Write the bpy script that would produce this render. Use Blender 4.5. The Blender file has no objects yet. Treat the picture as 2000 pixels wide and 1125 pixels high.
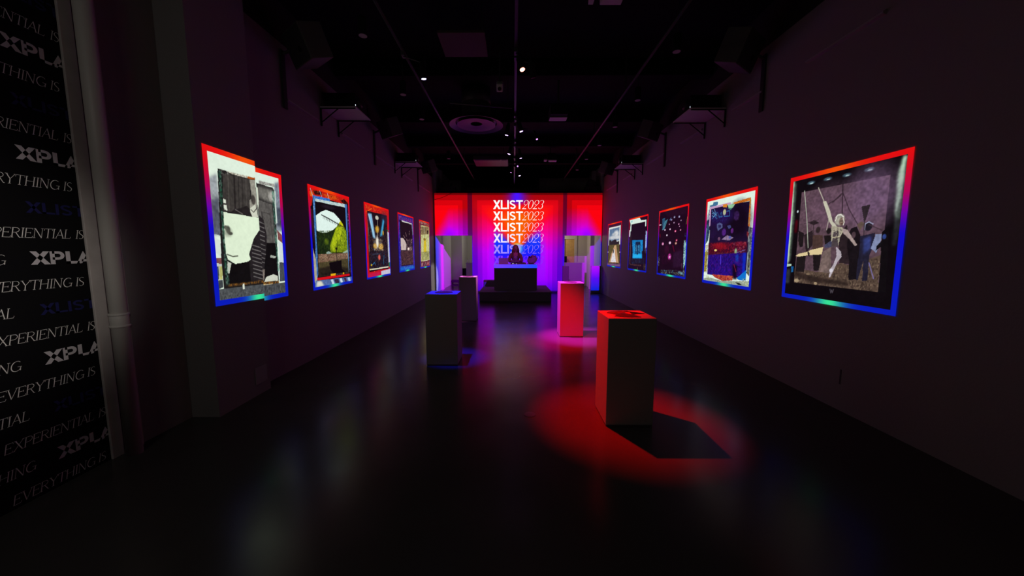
import bpy, bmesh, math, random
import numpy as np
from mathutils import Vector, Matrix
# light levels (watts)
LB_E = 560
LB_N = 9
LB_B = 26
LB_C = 420
LB_D = 30
E_RED = 2500
E_RED2 = 2800
E_BLUE = 2300
E_VIO = 4200
E_VIO2 = 50
E_VIO3 = 2200
E_SPILL = 12000
E_BOOTH = 4000
SC = bpy.context.scene
COL = SC.collection
PI = math.pi
def R(a): return math.radians(a)

# ------------------------------------------------------------------ camera
cd = bpy.data.cameras.new('camera'); cam = bpy.data.objects.new('camera', cd); COL.objects.link(cam)
cd.sensor_width = 36.0; cd.lens = 12.6; cd.clip_start = 0.05; cd.clip_end = 100
cam.location = (0, 0, 1.7); cam.rotation_euler = (R(90 - 6.075), 0, R(0.244))
SC.camera = cam
# ------------------------------------------------------------------ world + exposure
w = bpy.data.worlds.new('night'); SC.world = w; w.use_nodes = True
w.node_tree.nodes['Background'].inputs[0].default_value = (0.5, 0.45, 0.5, 1)
w.node_tree.nodes['Background'].inputs[1].default_value = 0.0
SC.view_settings.view_transform = 'Standard'; SC.view_settings.look = 'None'
SC.view_settings.exposure = 0.0; SC.view_settings.gamma = 1.0; SC.view_settings.use_curve_mapping = False
SC.cycles.max_bounces = 8; SC.cycles.diffuse_bounces = 5; SC.cycles.glossy_bounces = 4
SC.cycles.use_denoising = True
SC.cycles.sample_clamp_indirect = 3.0
SC.cycles.caustics_reflective = False; SC.cycles.caustics_refractive = False

def lin(c):
    c = np.asarray(c, float) / 255.0
    return np.where(c <= 0.04045, c / 12.92, ((c + 0.055) / 1.055) ** 2.4)
def light(name, kind, loc, energy, color, target=None, size=0.05, angle=40, blend=0.5, parent=None):
    d = bpy.data.lights.new(name, kind); d.energy = energy; d.color = color
    if kind == 'AREA': d.size = size
    else: d.shadow_soft_size = size
    if kind == 'SPOT': d.spot_size = R(angle); d.spot_blend = blend
    o = bpy.data.objects.new(name, d); COL.objects.link(o)
    o.location = loc
    if target is not None:
        o.rotation_euler = (Vector(target) - Vector(loc)).to_track_quat('-Z', 'Y').to_euler()
    if parent is not None:
        o.parent = parent; o.matrix_parent_inverse = Matrix.Translation(-Vector(parent.location))
    return o

# unseen lamps added behind the visitor light the near left corner and foreground,
# work lights burn in the rooms behind the partition
light('added_banner_spot', 'SPOT', (1.6, -1.6, 2.5), LB_E, (1.0, 0.93, 0.85), (-3.28, 1.62, 1.62), 0.12, 23, 1.0)  # added spot aimed at the banner lettering
light('added_near_fill', 'AREA', (-1.9, -0.7, 4.3), LB_N, (1.0, 0.92, 0.84), (-2.0, 1.4, 0.0), 0.9)  # added dim fill for the near floor and plinth fronts
light('back_room_light', 'POINT', (-1.0, 17.2, 2.5), LB_B, (1.0, 0.93, 0.85), None, 0.1)
light('corridor_light', 'SPOT', (1.2, 15.78, 1.2), LB_C, (1.0, 0.9, 0.82), (-3.13, 13.85, 0.45), 0.05, 19, 0.4)
light('doorway_light', 'POINT', (1.75, 16.2, 2.3), LB_D, (1.0, 0.8, 0.55), None, 0.1)

# ------------------------------------------------------------------ materials
def mat(name, col, rough=0.6, metal=0.0, noise=0.0, scale=30, emis=None, estr=0.0, spec=0.5, bump=0.0):
    m = bpy.data.materials.new(name); m.use_nodes = True
    nt = m.node_tree; b = nt.nodes['Principled BSDF']
    b.inputs['Base Color'].default_value = (*col, 1); b.inputs['Roughness'].default_value = rough
    b.inputs['Metallic'].default_value = metal; b.inputs['Specular IOR Level'].default_value = spec
    if noise > 0 or bump > 0:
        tc = nt.nodes.new('ShaderNodeTexCoord'); n = nt.nodes.new('ShaderNodeTexNoise')
        n.inputs['Scale'].default_value = scale; n.inputs['Detail'].default_value = 4
        nt.links.new(tc.outputs['Object'], n.inputs['Vector'])
        if noise > 0:
            r = nt.nodes.new('ShaderNodeValToRGB')
            r.color_ramp.elements[0].position = 0.3; r.color_ramp.elements[1].position = 0.7
            r.color_ramp.elements[0].color = (*[c * (1 - noise) for c in col], 1)
            r.color_ramp.elements[1].color = (*[min(1, c * (1 + noise)) for c in col], 1)
            nt.links.new(n.outputs['Fac'], r.inputs['Fac']); nt.links.new(r.outputs['Color'], b.inputs['Base Color'])
        if bump > 0:
            bp = nt.nodes.new('ShaderNodeBump'); bp.inputs['Strength'].default_value = bump; bp.inputs['Distance'].default_value = 0.01
            nt.links.new(n.outputs['Fac'], bp.inputs['Height']); nt.links.new(bp.outputs['Normal'], b.inputs['Normal'])
    if emis is not None:
        b.inputs['Emission Color'].default_value = (*emis, 1); b.inputs['Emission Strength'].default_value = estr
    return m
def wall_paint(name, low, high, zsplit):
    """two-tone wall: painted pale up to zsplit and black above it"""
    m = mat(name, low, 0.75, bump=0.15, scale=60); nt = m.node_tree; b = nt.nodes['Principled BSDF']
    g = nt.nodes.new('ShaderNodeNewGeometry'); s = nt.nodes.new('ShaderNodeSeparateXYZ'); t = nt.nodes.new('ShaderNodeMath')
    t.operation = 'GREATER_THAN'; t.inputs[1].default_value = zsplit
    x = nt.nodes.new('ShaderNodeMix'); x.data_type = 'RGBA'
    x.inputs['A'].default_value = (*low, 1); x.inputs['B'].default_value = (*high, 1)
    nt.links.new(g.outputs['Position'], s.inputs[0]); nt.links.new(s.outputs['Z'], t.inputs[0])
    nt.links.new(t.outputs[0], x.inputs['Factor']); nt.links.new(x.outputs['Result'], b.inputs['Base Color'])
    return m
def picture_mat(name):
    """projected or back-lit picture: gives off the colour stored per point of its mesh"""
    m = bpy.data.materials.new(name); m.use_nodes = True; nt = m.node_tree; b = nt.nodes['Principled BSDF']
    a = nt.nodes.new('ShaderNodeAttribute'); a.attribute_name = 'picture'
    b.inputs['Base Color'].default_value = (0.02, 0.02, 0.02, 1); b.inputs['Roughness'].default_value = 0.8
    b.inputs['Specular IOR Level'].default_value = 0.1
    nt.links.new(a.outputs['Color'], b.inputs['Emission Color']); b.inputs['Emission Strength'].default_value = 1.0
    return m
M = {}
M['wall'] = wall_paint('pale_wall_paint', (0.27, 0.255, 0.25), (0.008, 0.008, 0.008), 4.47)
M['white'] = mat('white_paint', (0.36, 0.35, 0.34), 0.55)
M['pipe'] = mat('pale_pipe_paint', (0.62, 0.60, 0.56), 0.5)
M['plinth'] = mat('white_plinth_paint', (0.27, 0.26, 0.25), 0.5, spec=0.3)
M['trim'] = mat('grey_trim_paint', (0.52, 0.48, 0.46), 0.55, noise=0.08, scale=8)
M['groove'] = mat('dark_groove', (0.10, 0.075, 0.08), 0.6)
M['black'] = mat('black_paint', (0.010, 0.010, 0.011), 0.8, spec=0.2)
M['ceil'] = mat('black_ceiling', (0.006, 0.006, 0.007), 0.9, noise=0.3, scale=4, spec=0.15)
M['darkmetal'] = mat('dark_metal', (0.05, 0.05, 0.055), 0.45, metal=0.3)
M['greymetal'] = mat('grey_metal', (0.05, 0.047, 0.05), 0.5)
M['speaker'] = mat('speaker_cabinet', (0.10, 0.10, 0.09), 0.6)
M['grille'] = mat('speaker_grille', (0.05, 0.05, 0.055), 0.7, noise=0.3, scale=300)
M['shelf'] = mat('shelf_board', (0.60, 0.58, 0.58), 0.6)
M['riser'] = mat('stage_carpet', (0.20, 0.17, 0.185), 0.9, noise=0.12, scale=60, spec=0.1)
M['booth'] = mat('booth_laminate', (0.24, 0.21, 0.225), 0.7, spec=0.15)
M['boothtop'] = mat('booth_top_white', (0.75, 0.74, 0.75), 0.5)
M['gloss'] = mat('black_gloss_acrylic', (0.025, 0.010, 0.014), 0.45, noise=0.4, scale=40)
M['banner'] = mat('black_banner', (0.006, 0.006, 0.007), 0.8, spec=0.1)
M['lett'] = mat('white_print', (0.85, 0.84, 0.80), 0.7)
M['lettgrey'] = mat('grey_print', (0.62, 0.60, 0.62), 0.7)
M['lettblue'] = mat('blue_print', (0.004, 0.006, 0.085), 0.7)
M['pict'] = picture_mat('projected_picture')
M['door'] = mat('tan_wood_door', (0.66, 0.42, 0.15), 0.5, noise=0.1, scale=10)
M['greywall'] = mat('back_room_paint', (0.60, 0.58, 0.55), 0.8)
M['led_white'] = mat('white_led', (0.1, 0.1, 0.1), 0.4, emis=(0.8, 0.95, 1.0), estr=1.2)
M['laptop'] = mat('laptop_shell', (0.30, 0.25, 0.34), 0.4)
M['skin'] = mat('skin', (0.30, 0.17, 0.13), 0.55)
M['hair'] = mat('brown_hair', (0.12, 0.055, 0.04), 0.6, noise=0.4, scale=120)
M['jacket'] = mat('brown_jacket', (0.16, 0.07, 0.05), 0.7, noise=0.2, scale=60)
M['trousers'] = mat('dark_trousers', (0.03, 0.03, 0.04), 0.7)
M['fur'] = mat('purple_furry_cloth', (0.22, 0.12, 0.26), 0.9, noise=0.5, scale=60, bump=0.6)
def floor_mat():
    m = mat('polished_concrete', (0.055, 0.053, 0.050), 0.2, noise=0.18, scale=0.9, spec=0.26); nt = m.node_tree; b = nt.nodes['Principled BSDF']
    tc = nt.nodes.new('ShaderNodeTexCoord'); n = nt.nodes.new('ShaderNodeTexNoise'); n.inputs['Scale'].default_value = 2.2; n.inputs['Detail'].default_value = 5
    mr = nt.nodes.new('ShaderNodeMapRange'); mr.inputs['To Min'].default_value = 0.17; mr.inputs['To Max'].default_value = 0.30
    nt.links.new(tc.outputs['Object'], n.inputs['Vector']); nt.links.new(n.outputs['Fac'], mr.inputs['Value']); nt.links.new(mr.outputs['Result'], b.inputs['Roughness'])
    return m
M['floor'] = floor_mat()

# ------------------------------------------------------------------ mesh helpers
class MB:
    def __init__(s): s.v = []; s.f = []
    def add(s, vs, fs):
        o = len(s.v); s.v += [tuple(p) for p in vs]; s.f += [tuple(i + o for i in f) for f in fs]; return s
    def box(s, lo, hi):
        x0, y0, z0 = lo; x1, y1, z1 = hi
        return s.add([(x0,y0,z0),(x1,y0,z0),(x1,y1,z0),(x0,y1,z0),(x0,y0,z1),(x1,y0,z1),(x1,y1,z1),(x0,y1,z1)],
                     [(3,2,1,0),(4,5,6,7),(0,1,5,4),(1,2,6,5),(2,3,7,6),(3,0,4,7)])
    def obox(s, c, size, rot):
        m = rot if isinstance(rot, Matrix) else Matrix.Rotation(rot, 3, 'Z')
        h = [d / 2 for d in size]
        vs = [Vector(c) + m @ Vector((sx*h[0], sy*h[1], sz*h[2])) for sz in (-1,1) for sx, sy in ((-1,-1),(1,-1),(1,1),(-1,1))]
        return s.add(vs, [(3,2,1,0),(4,5,6,7),(0,1,5,4),(1,2,6,5),(2,3,7,6),(3,0,4,7)])
    def tube(s, pts, r, n=12, caps=True):
        pts = [Vector(p) for p in pts]; rr = r if isinstance(r, (list, tuple)) else [r] * len(pts)
        rings = []
        for i, p in enumerate(pts):
            t = (pts[min(i+1, len(pts)-1)] - pts[max(i-1, 0)]).normalized()
            a = t.orthogonal().normalized() if abs(t.z) < 0.99 else Vector((1,0,0))
            if abs(t.z) < 0.99: a = t.cross(Vector((0,0,1))).normalized()
            b = t.cross(a).normalized()
            rings.append([p + (a*math.cos(2*PI*k/n) + b*math.sin(2*PI*k/n)) * rr[i] for k in range(n)])
        vs = [q for ring in rings for q in ring]; fs = []
        for i in range(len(pts)-1):
            for k in range(n):
                fs.append((i*n+k, i*n+(k+1)%n, (i+1)*n+(k+1)%n, (i+1)*n+k))
        if caps: fs.append(tuple(range(n-1,-1,-1))); fs.append(tuple((len(pts)-1)*n+k for k in range(n)))
        return s.add(vs, fs)
    def lathe(s, prof, c=(0,0,0), n=32, axis=None):
        m = axis if axis is not None else Matrix.Identity(3)
        vs = [Vector(c) + m @ Vector((r*math.cos(2*PI*k/n), r*math.sin(2*PI*k/n), z)) for r, z in prof for k in range(n)]
        fs = []
        for i in range(len(prof)-1):
            for k in range(n): fs.append((i*n+k, i*n+(k+1)%n, (i+1)*n+(k+1)%n, (i+1)*n+k))
        fs.append(tuple(range(n-1,-1,-1))); fs.append(tuple((len(prof)-1)*n+k for k in range(n)))
        return s.add(vs, fs)
    def prism(s, poly, z0, z1):
        n = len(poly); vs = [(x,y,z0) for x,y in poly] + [(x,y,z1) for x,y in poly]
        return s.add(vs, [tuple(range(n-1,-1,-1)), tuple(range(n,2*n))] + [(i,(i+1)%n,n+(i+1)%n,n+i) for i in range(n)])
    def build(s, name, m, parent=None, loc=None, bevel=0.0, smooth=False, seg=2):
        me = bpy.data.meshes.new(name); me.from_pydata(s.v, [], s.f); me.validate()
        bm = bmesh.new(); bm.from_mesh(me); bmesh.ops.recalc_face_normals(bm, faces=bm.faces); bm.to_mesh(me); bm.free()
        me.materials.append(m)
        if smooth: me.polygons.foreach_set('use_smooth', [True]*len(me.polygons))
        o = bpy.data.objects.new(name, me); COL.objects.link(o)
        if loc is not None: o.location = loc
        if parent is not None: o.parent = parent
        if bevel > 0:
            b = o.modifiers.new('soft_edge', 'BEVEL'); b.width = bevel; b.segments = seg; b.limit_method = 'ANGLE'
        return o
def tag(o, label=None, cat=None, group=None, kind=None):
    if label: o['label'] = label
    if cat: o['category'] = cat
    if group: o['group'] = group
    if kind: o['kind'] = kind
    return o
def thing(name, loc, label, cat, group=None, rz=0.0):
    o = bpy.data.objects.new(name, None); COL.objects.link(o); o.empty_display_size = 0.1
    o.location = loc; o.rotation_euler = (0, 0, rz)
    return tag(o, label, cat, group)
def struct(o): o['kind'] = 'structure'; return o
def copy_tree(root, loc, label=None, group=None, rz=None):
    """a copy of a thing with copies of its parts and their sub-parts (mesh data shared)"""
    r = root.copy(); COL.objects.link(r); r.location = loc
    if rz is not None: r.rotation_euler = (0, 0, rz)
    if label: r['label'] = label
    if group: r['group'] = group
    for ch in list(root.children):
        if ch.type == 'LIGHT': continue
        c = ch.copy(); COL.objects.link(c); c.parent = r
        for g in list(ch.children):
            d = g.copy(); COL.objects.link(d); d.parent = c
    return r

# ------------------------------------------------------------------ the room
XL, XR, YB = -3.13, 3.47, 14.2
struct(MB().box((-4.2,-3.2,-0.2),(4.2,20.3,0.0)).build('floor', M['floor']))
struct(MB().box((-4.2,-3.2,5.0),(4.2,20.3,5.2)).build('ceiling', M['ceil']))
lw = [(-3.31,-3.0),(-3.31,2.832),(-3.28,2.832),(-3.28,3.49),(-3.0,3.49),(-3.0,4.265),(-3.17,4.265),(XL,5.4),(XL,YB-0.02)]
poly = lw + [(-3.7,YB-0.02),(-3.7,-3.0)]
struct(MB().prism(poly, 0, 5.0).build('wall_left', M['wall']))
struct(MB().box((XR,-3.0,0),(XR+0.4,YB-0.02,5.0)).build('wall_right', M['wall']))
struct(MB().box((-3.7,-3.2,0),(XR+0.4,-3.0,5.0)).build('wall_rear', M['wall']))
# partition with the two openings
OL0, OL1, OLZ = -3.075, -1.63, 2.26
OR0, OR1, ORZ = 2.005, 3.425, 2.26
TOPZ = 3.89
T0, T1 = YB + 0.006, YB + 0.14
pw = MB().box((OL1,T0,0),(OR0,T1,TOPZ)).box((-3.7,T0,OLZ),(OL1,T1,TOPZ)).box((OR0,T0,ORZ),(XR+0.4,T1,TOPZ))
pw.box((-3.7,T0,0),(OL0,T1,OLZ)).box((OR1,T0,0),(XR+0.4,T1,ORZ))
struct(pw.build('wall_back', M['white']))
# room behind: side walls with shallow piers, far walls
struct(MB().prism([(-3.076,T1+0.002),(-3.076,15.25),(-3.0,15.36),(-3.0,15.6),(-3.06,15.65),(-3.05,17.6),(-2.52,17.6),(-2.52,20.0),(-3.7,20.0),(-3.7,T1+0.002)],0,5.0).build('wall_far_left', M['greywall']))
struct(MB().prism([(3.45,T1+0.002),(3.45,15.45),(3.30,15.5),(3.30,15.75),(3.45,15.8),(3.45,17.0),(2.98,17.0),(2.98,16.96),(2.87,16.96),(2.87,17.12),(3.87,17.12),(3.87,T1+0.002)],0,5.0).build('wall_far_right', M['greywall']))
struct(MB().box((-2.52,19.6,0),(1.2,20.0,5.0)).build('wall_far', M['greywall']))
struct(MB().box((1.2,17.06,0),(2.40,17.3,5.0)).box((2.40,17.06,2.22),(2.90,17.3,5.0)).box((1.2,17.3,0),(1.35,20,5)).build('wall_far_door', M['greywall']))
struct(MB().box((2.30,17.0,0),(2.405,17.06,2.24)).box((2.405,17.0,2.20),(2.90,17.06,2.26)).build('trim_1', M['greywall']))
dr = struct(MB().box((2.425,17.07,0.01),(2.868,17.12,2.19)).build('door_1', M['door']))
MB().tube([(2.47,17.07,1.06),(2.47,17.03,1.06),(2.56,17.03,1.06)],0.012,8).build('handle', M['darkmetal'], dr)
struct(MB().box((2.2,15.5,0),(3.07,15.62,1.15)).build('wall_half', M['greywall']))
struct(MB().box((-3.02,T1+0.01,3.9),(3.44,20.0,3.98)).build('ceiling_back_room', M['ceil']))
# ceiling joists
for y in (0.6, 2.5, 4.2, 6.6, 8.9, 10.9, 13.0):
    struct(MB().box((-3.12 if y > 3 else -3.3,y,4.72),(XR,y+0.16,4.999)).build('ceiling_beam', M['ceil']))
# shallow ledges on the upper walls
n = 1
for xw, sx, segs in ((XL,1,((5.16,5.95,3.73),(6.75,7.7,3.78),(8.32,9.6,3.80),(10.4,11.3,3.80),(12.0,13.6,3.81))),(XR,-1,((3.6,4.5,3.88),(5.25,5.95,3.87),(6.85,7.7,3.87),(8.48,9.6,3.88),(10.8,11.6,3.88),(12.26,13.6,3.88)))):
    for y0, y1, z in segs:
        n += 1
        struct(MB().prism([(0,0),(0.035,0.012),(0.035,0.03),(0,0.05)], y0, y1).build('trim_%d' % n, M['white']))
        o = bpy.data.objects['trim_%d' % n]
        o.matrix_world = Matrix(((sx,0,0,xw),(0,0,1,0),(0,1,0,z),(0,0,0,1)))
# electrical cover plates
struct(MB().box((-2.999,4.02,0.13),(-2.993,4.21,0.33)).build('trim_20', M['white'], bevel=0.002))
struct(MB().box((XR-0.004,3.69,0.28),(XR-0.0005,3.705,0.44)).build('trim_21', M['greymetal']))
struct(MB().lathe([(0.06,0.0005),(0.058,0.004),(0.02,0.005)],(0.17,3.56,0),24).build('trim_22', M['darkmetal']))

# ------------------------------------------------------------------ near left corner: frame, banner, pipe
fr = thing('banner_frame', (-3.28,2.80,0), 'tall grey upright frame strip closing the right edge of the black lettered banner', 'frame')
MB().box((0.0012,-0.056,0),(0.02,0.03,4.9)).build('flange', M['trim'], fr, bevel=0.003)
MB().box((0.012,0.03,0.0),(0.016,0.155,4.9)).build('groove', M['groove'], fr)
MB().box((0.0,0.155,0.0),(0.03,0.18,4.9)).build('flange', M['trim'], fr, bevel=0.003)
pp = thing('drain_pipe', (-3.18,2.835,0), 'grey vertical pipe with a raised collar running up the wall beside the lettered banner', 'pipe')
MB().tube([(0,0,0),(0,0,4.95)],0.053,28).build('pipe', M['pipe'], pp, smooth=True)
cl = MB()
for z in (1.09, 1.185): cl.lathe([(0.053,z-0.011),(0.062,z-0.008),(0.064,z),(0.062,z+0.008),(0.053,z+0.011)],n=28)
cl.lathe([(0.0535,1.09),(0.057,1.10),(0.057,1.175),(0.0535,1.185)],n=28)
cl.build('collar', M['pipe'], pp, smooth=True)

# ---- letter shapes: strokes in a unit cap height, thick and thin like a high-contrast serif face
def arc(cx, cy, rx, ry, a0, a1, n=14):
    return [(cx + rx*math.cos(R(a0+(a1-a0)*i/n)), cy + ry*math.sin(R(a0+(a1-a0)*i/n))) for i in range(n+1)]
TK, TN = 0.072, 0.034
THIN = {
 'E': (0.62, [([(.1,0),(.1,1)],TK),([(.05,.98),(.56,.98),(.58,.84)],TN),([(.1,.52),(.44,.52)],TN),([(.44,.60),(.44,.44)],TN),([(.05,.02),(.58,.02),(.62,.18)],TN)]),
 'X': (0.76, [([(.10,1),(.68,0)],TK),([(.66,1),(.08,0)],TN),([(.0,.98),(.2,.98)],TN),([(.58,.98),(.74,.98)],TN),([(.0,.02),(.16,.02)],TN),([(.58,.02),(.76,.02)],TN)]),
 'P': (0.60, [([(.1,0),(.1,1)],TK),([(.02,.98),(.3,.98)]+arc(.3,.73,.27,.25,90,-90)+[(.1,.48)],(TN,TN,TN,TN)+(TK*.6,)*14+(TN,)),([(.02,.02),(.2,.02)],TN)]),
 'R': (0.68, [([(.1,0),(.1,1)],TK),([(.02,.98),(.3,.98)]+arc(.3,.75,.25,.23,90,-90)+[(.1,.52)],(TN,)*4+(TK*.6,)*14+(TN,)),([(.32,.52),(.62,.02),(.7,.02)],TK*.8),([(.02,.02),(.2,.02)],TN)]),
 'I': (0.26, [([(.13,0),(.13,1)],TK),([(.03,.98),(.23,.98)],TN),([(.03,.02),(.23,.02)],TN)]),
 'N': (0.82, [([(.12,0),(.12,1)],TN),([(.12,1),(.68,0)],TK),([(.68,0),(.68,1)],TN),([(.02,.98),(.16,.98)],TN),([(.58,.98),(.78,.98)],TN),([(.02,.02),(.22,.02)],TN)]),
 'T': (0.66, [([(.33,0),(.33,1)],TK),([(.0,.80),(.03,.98),(.63,.98),(.66,.80)],TN),([(.23,.02),(.43,.02)],TN)]),
 'A': (0.74, [([(.06,0),(.38,1)],TN),([(.36,1),(.68,0)],TK),([(.17,.36),(.56,.36)],TN),([(.0,.02),(.14,.02)],TN),([(.58,.02),(.76,.02)],TN)]),
 'L': (0.56, [([(.1,0),(.1,1)],TK),([(.02,.98),(.2,.98)],TN),([(.02,.02),(.52,.02),(.56,.2)],TN)]),
 'V': (0.74, [([(.06,1),(.38,0)],TK),([(.38,0),(.68,1)],TN),([(-.04,.98),(.16,.98)],TN),([(.58,.98),(.78,.98)],TN)]),
 'Y': (0.70, [([(.05,1),(.35,.48)],TK),([(.66,1),(.35,.48)],TN),([(.35,.5),(.35,0)],TK),([(-.04,.98),(.16,.98)],TN),([(.56,.98),(.74,.98)],TN),([(.25,.02),(.45,.02)],TN)]),
 'H': (0.82, [([(.12,0),(.12,1)],TK),([(.68,0),(.68,1)],TK),([(.12,.52),(.68,.52)],TN*.8)]+[([(a-.09,b),(a+.09,b)],TN) for a in (.12,.68) for b in (.02,.98)]),
 'G': (0.82, [(arc(.43,.5,.36,.49,48,350,26),(TN,)*6+(TK,)*14+(TN,)*7),([(.52,.42),(.82,.42)],TN),([(.74,.42),(.74,.04)],TK)]),
 'S': (0.52, [(arc(.25,.75,.2,.23,40,200,12)+[(.12,.62),(.25,.51),(.4,.40)]+arc(.26,.25,.2,.23,30,-140,12),(TN,)*9+(TK,)*12+(TN,)*8)]),
 ' ': (0.34, []),
}
def bold(w):
    h = w/2
    return {
 'X': (0.87, [([(.125,1),(.725,0)],w*1.08,'f'),([(.715,1),(.115,0)],w*1.08,'f')]),
 'L': (0.72, [([(h,0),(h,1)],w),([(0,h*.9),(.68,h*.9)],w*.9)]),
 'I': (0.27, [([(h+.01,0),(h+.01,1)],w)]),
 'S': (0.75, [(arc(.355,.725,.245,.185,22,205,14)+[(.20,.585),(.36,.51),(.52,.43)]+arc(.365,.275,.25,.185,35,-158,14),w*.9)]),
 'T': (0.77, [([(.385,0),(.385,1)],w),([(0,1-h*.9),(.77,1-h*.9)],w*.9)]),
 'P': (0.68, [([(h,0),(h,1)],w),([(h,1-h*.85)]+arc(.40,.67,.2,.33-h*.85,90,-90,10)+[(h,.34+h*.85)],w*.85)]),
 'A': (0.80, [([(.08,0),(.40,1)],w,'f'),([(.42,1),(.74,0)],w,'f'),([(.2,.24),(.6,.24)],w*.8)]),
 'N': (0.84, [([(h,0),(h,1)],w),([(.72-h,0),(.72-h,1)],w),([(h,1),(.72-h,0)],w,'f')]),
 'D': (0.76, [([(h,0),(h,1)],w),([(h,1-h*.85),(.3,1-h*.85)]+arc(.3,.5,.3,.5-h*.85,90,-90,12)+[(h,h*.85)],w*.85)]) }
BOLD = bold(0.185); WIDE = bold(0.225)
# old-style italic figures: thick on the right-hand swell, hairline elsewhere
FIG = {
 '2': (0.58, [(arc(.30,.72,.22,.26,200,-20,16)+arc(.30,.72,.22,.24,-30,-60,3)+[(.30,.38),(.08,.045)],(.03,.04,.055,.06,.055,.045,.035,.03,.03,.035,.05,.07,.08,.08,.075,.06,.05,.045,.04,.035,.03,.03,.03)),
              (arc(.30,.72,.22,.26,200,300,7),(.03,.03,.035,.035,.03,.03,.03,.03)),([(.02,.04),(.46,.04)],.075)]),
 '0': (0.58, [(arc(.28,.5,.235,.48,0,360,30),tuple(.032+.042*abs(math.cos(2*PI*i/30))**2 for i in range(31)))]),
 '3': (0.54, [(arc(.24,.76,.20,.22,150,-80,14),(.03,.03,.03,.03,.03,.035,.05,.065,.075,.075,.065,.05,.04,.03,.03)),(arc(.22,.29,.22,.27,80,-150,16),(.03,.03,.035,.045,.06,.075,.08,.075,.065,.05,.04,.035,.03,.03,.05,.06,.05))]),
}
def ribbon(mb, pts, wd, tf, flat=False):
    n = len(pts); w = list(wd) if isinstance(wd, (tuple, list)) else [wd]*n
    while len(w) < n: w.append(w[-1])
    L, Rr = [], []
    for i in range(n):
        ax, ay = pts[max(i-1,0)]; bx, by = pts[min(i+1,n-1)]
        dx, dy = bx-ax, by-ay; d = math.hypot(dx,dy) or 1e-6
        if flat:   # strokes cut level at top and bottom
            nx, ny = d/max(abs(dy),1e-6), 0.0
        else: nx, ny = -dy/d, dx/d
        L.append((pts[i][0]+nx*w[i]/2, pts[i][1]+ny*w[i]/2)); Rr.append((pts[i][0]-nx*w[i]/2, pts[i][1]-ny*w[i]/2))
    vs = [tf(*p) for p in L] + [tf(*p) for p in Rr]
    mb.add(vs, [(i,i+1,n+i+1,n+i) for i in range(n-1)])
def text(mb, s, face, x0, x1, z0, h, place, shear=0.0, track=0.0):
    adv = sum(face[c][0]+track for c in s); k = (x1-x0)/adv; x = 0.0
    for c in s:
        a, st = face[c]
        for q in st:
            ribbon(mb, q[0], q[1], lambda u, v, x=x: place(x0+(x+u)*k+shear*v*h, z0+v*h), len(q) > 2)
        x += a+track
def letters(mb, name, m, parent):
    return mb.build(name, m, parent)

bn = thing('lettered_banner', (-3.28,1.3,0), 'floor-to-ceiling black wall banner covered in rows of white lettering at far left', 'banner')
MB().box((-0.02,-1.1,0.0),(-0.001,1.52,4.9)).build('cloth', M['banner'], bn)
bp_ = lambda y, z: (0.0006, y-1.3, z)
for k in range(-1, 7):
    z = 0.38 + 0.7008*k
    for kind, dz in (('A',0.0),('B',-0.183),('C',-0.353),('D',0.168)):
        zz = z + dz
        if zz < 0.005 or zz > 4.75: continue
        mb = MB(); h = 0.066
        if kind == 'A': text(mb,'EXPERIENTIAL',THIN,2.163,2.662,zz,h,bp_,.2); text(mb,'IS',THIN,2.692,2.742,zz,h,bp_,.2); nm, mt = 'lettering', M['lett']
        elif kind == 'C': text(mb,'EVERYTHING',THIN,2.168,2.634,zz,h,bp_,.2); text(mb,'IS',THIN,2.655,2.708,zz,h,bp_,.2); mt = M['lett']
        elif kind == 'B':
            text(mb,'EVERYTHING',THIN,1.84,2.303,zz+.004,h,bp_,.2); letters(mb,'lettering',M['lett'],bn); mb = MB()
            text(mb,'XP',WIDE,2.428,2.612,zz,0.091,bp_,0); text(mb,'L',WIDE,2.621,2.705,zz,0.091,bp_,0); text(mb,'A',WIDE,2.688,2.80,zz,0.091,bp_,0); mt = M['lettgrey']
        else:
            text(mb,'EXPERIENTIAL',THIN,1.808,2.305,zz+.006,h,bp_,.2); letters(mb,'lettering',M['lett'],bn); mb = MB()
            text(mb,'XLIST',BOLD,2.438,2.775,zz,0.076,bp_,0); mt = M['lettblue']
        letters(mb,'lettering',mt,bn)

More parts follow.
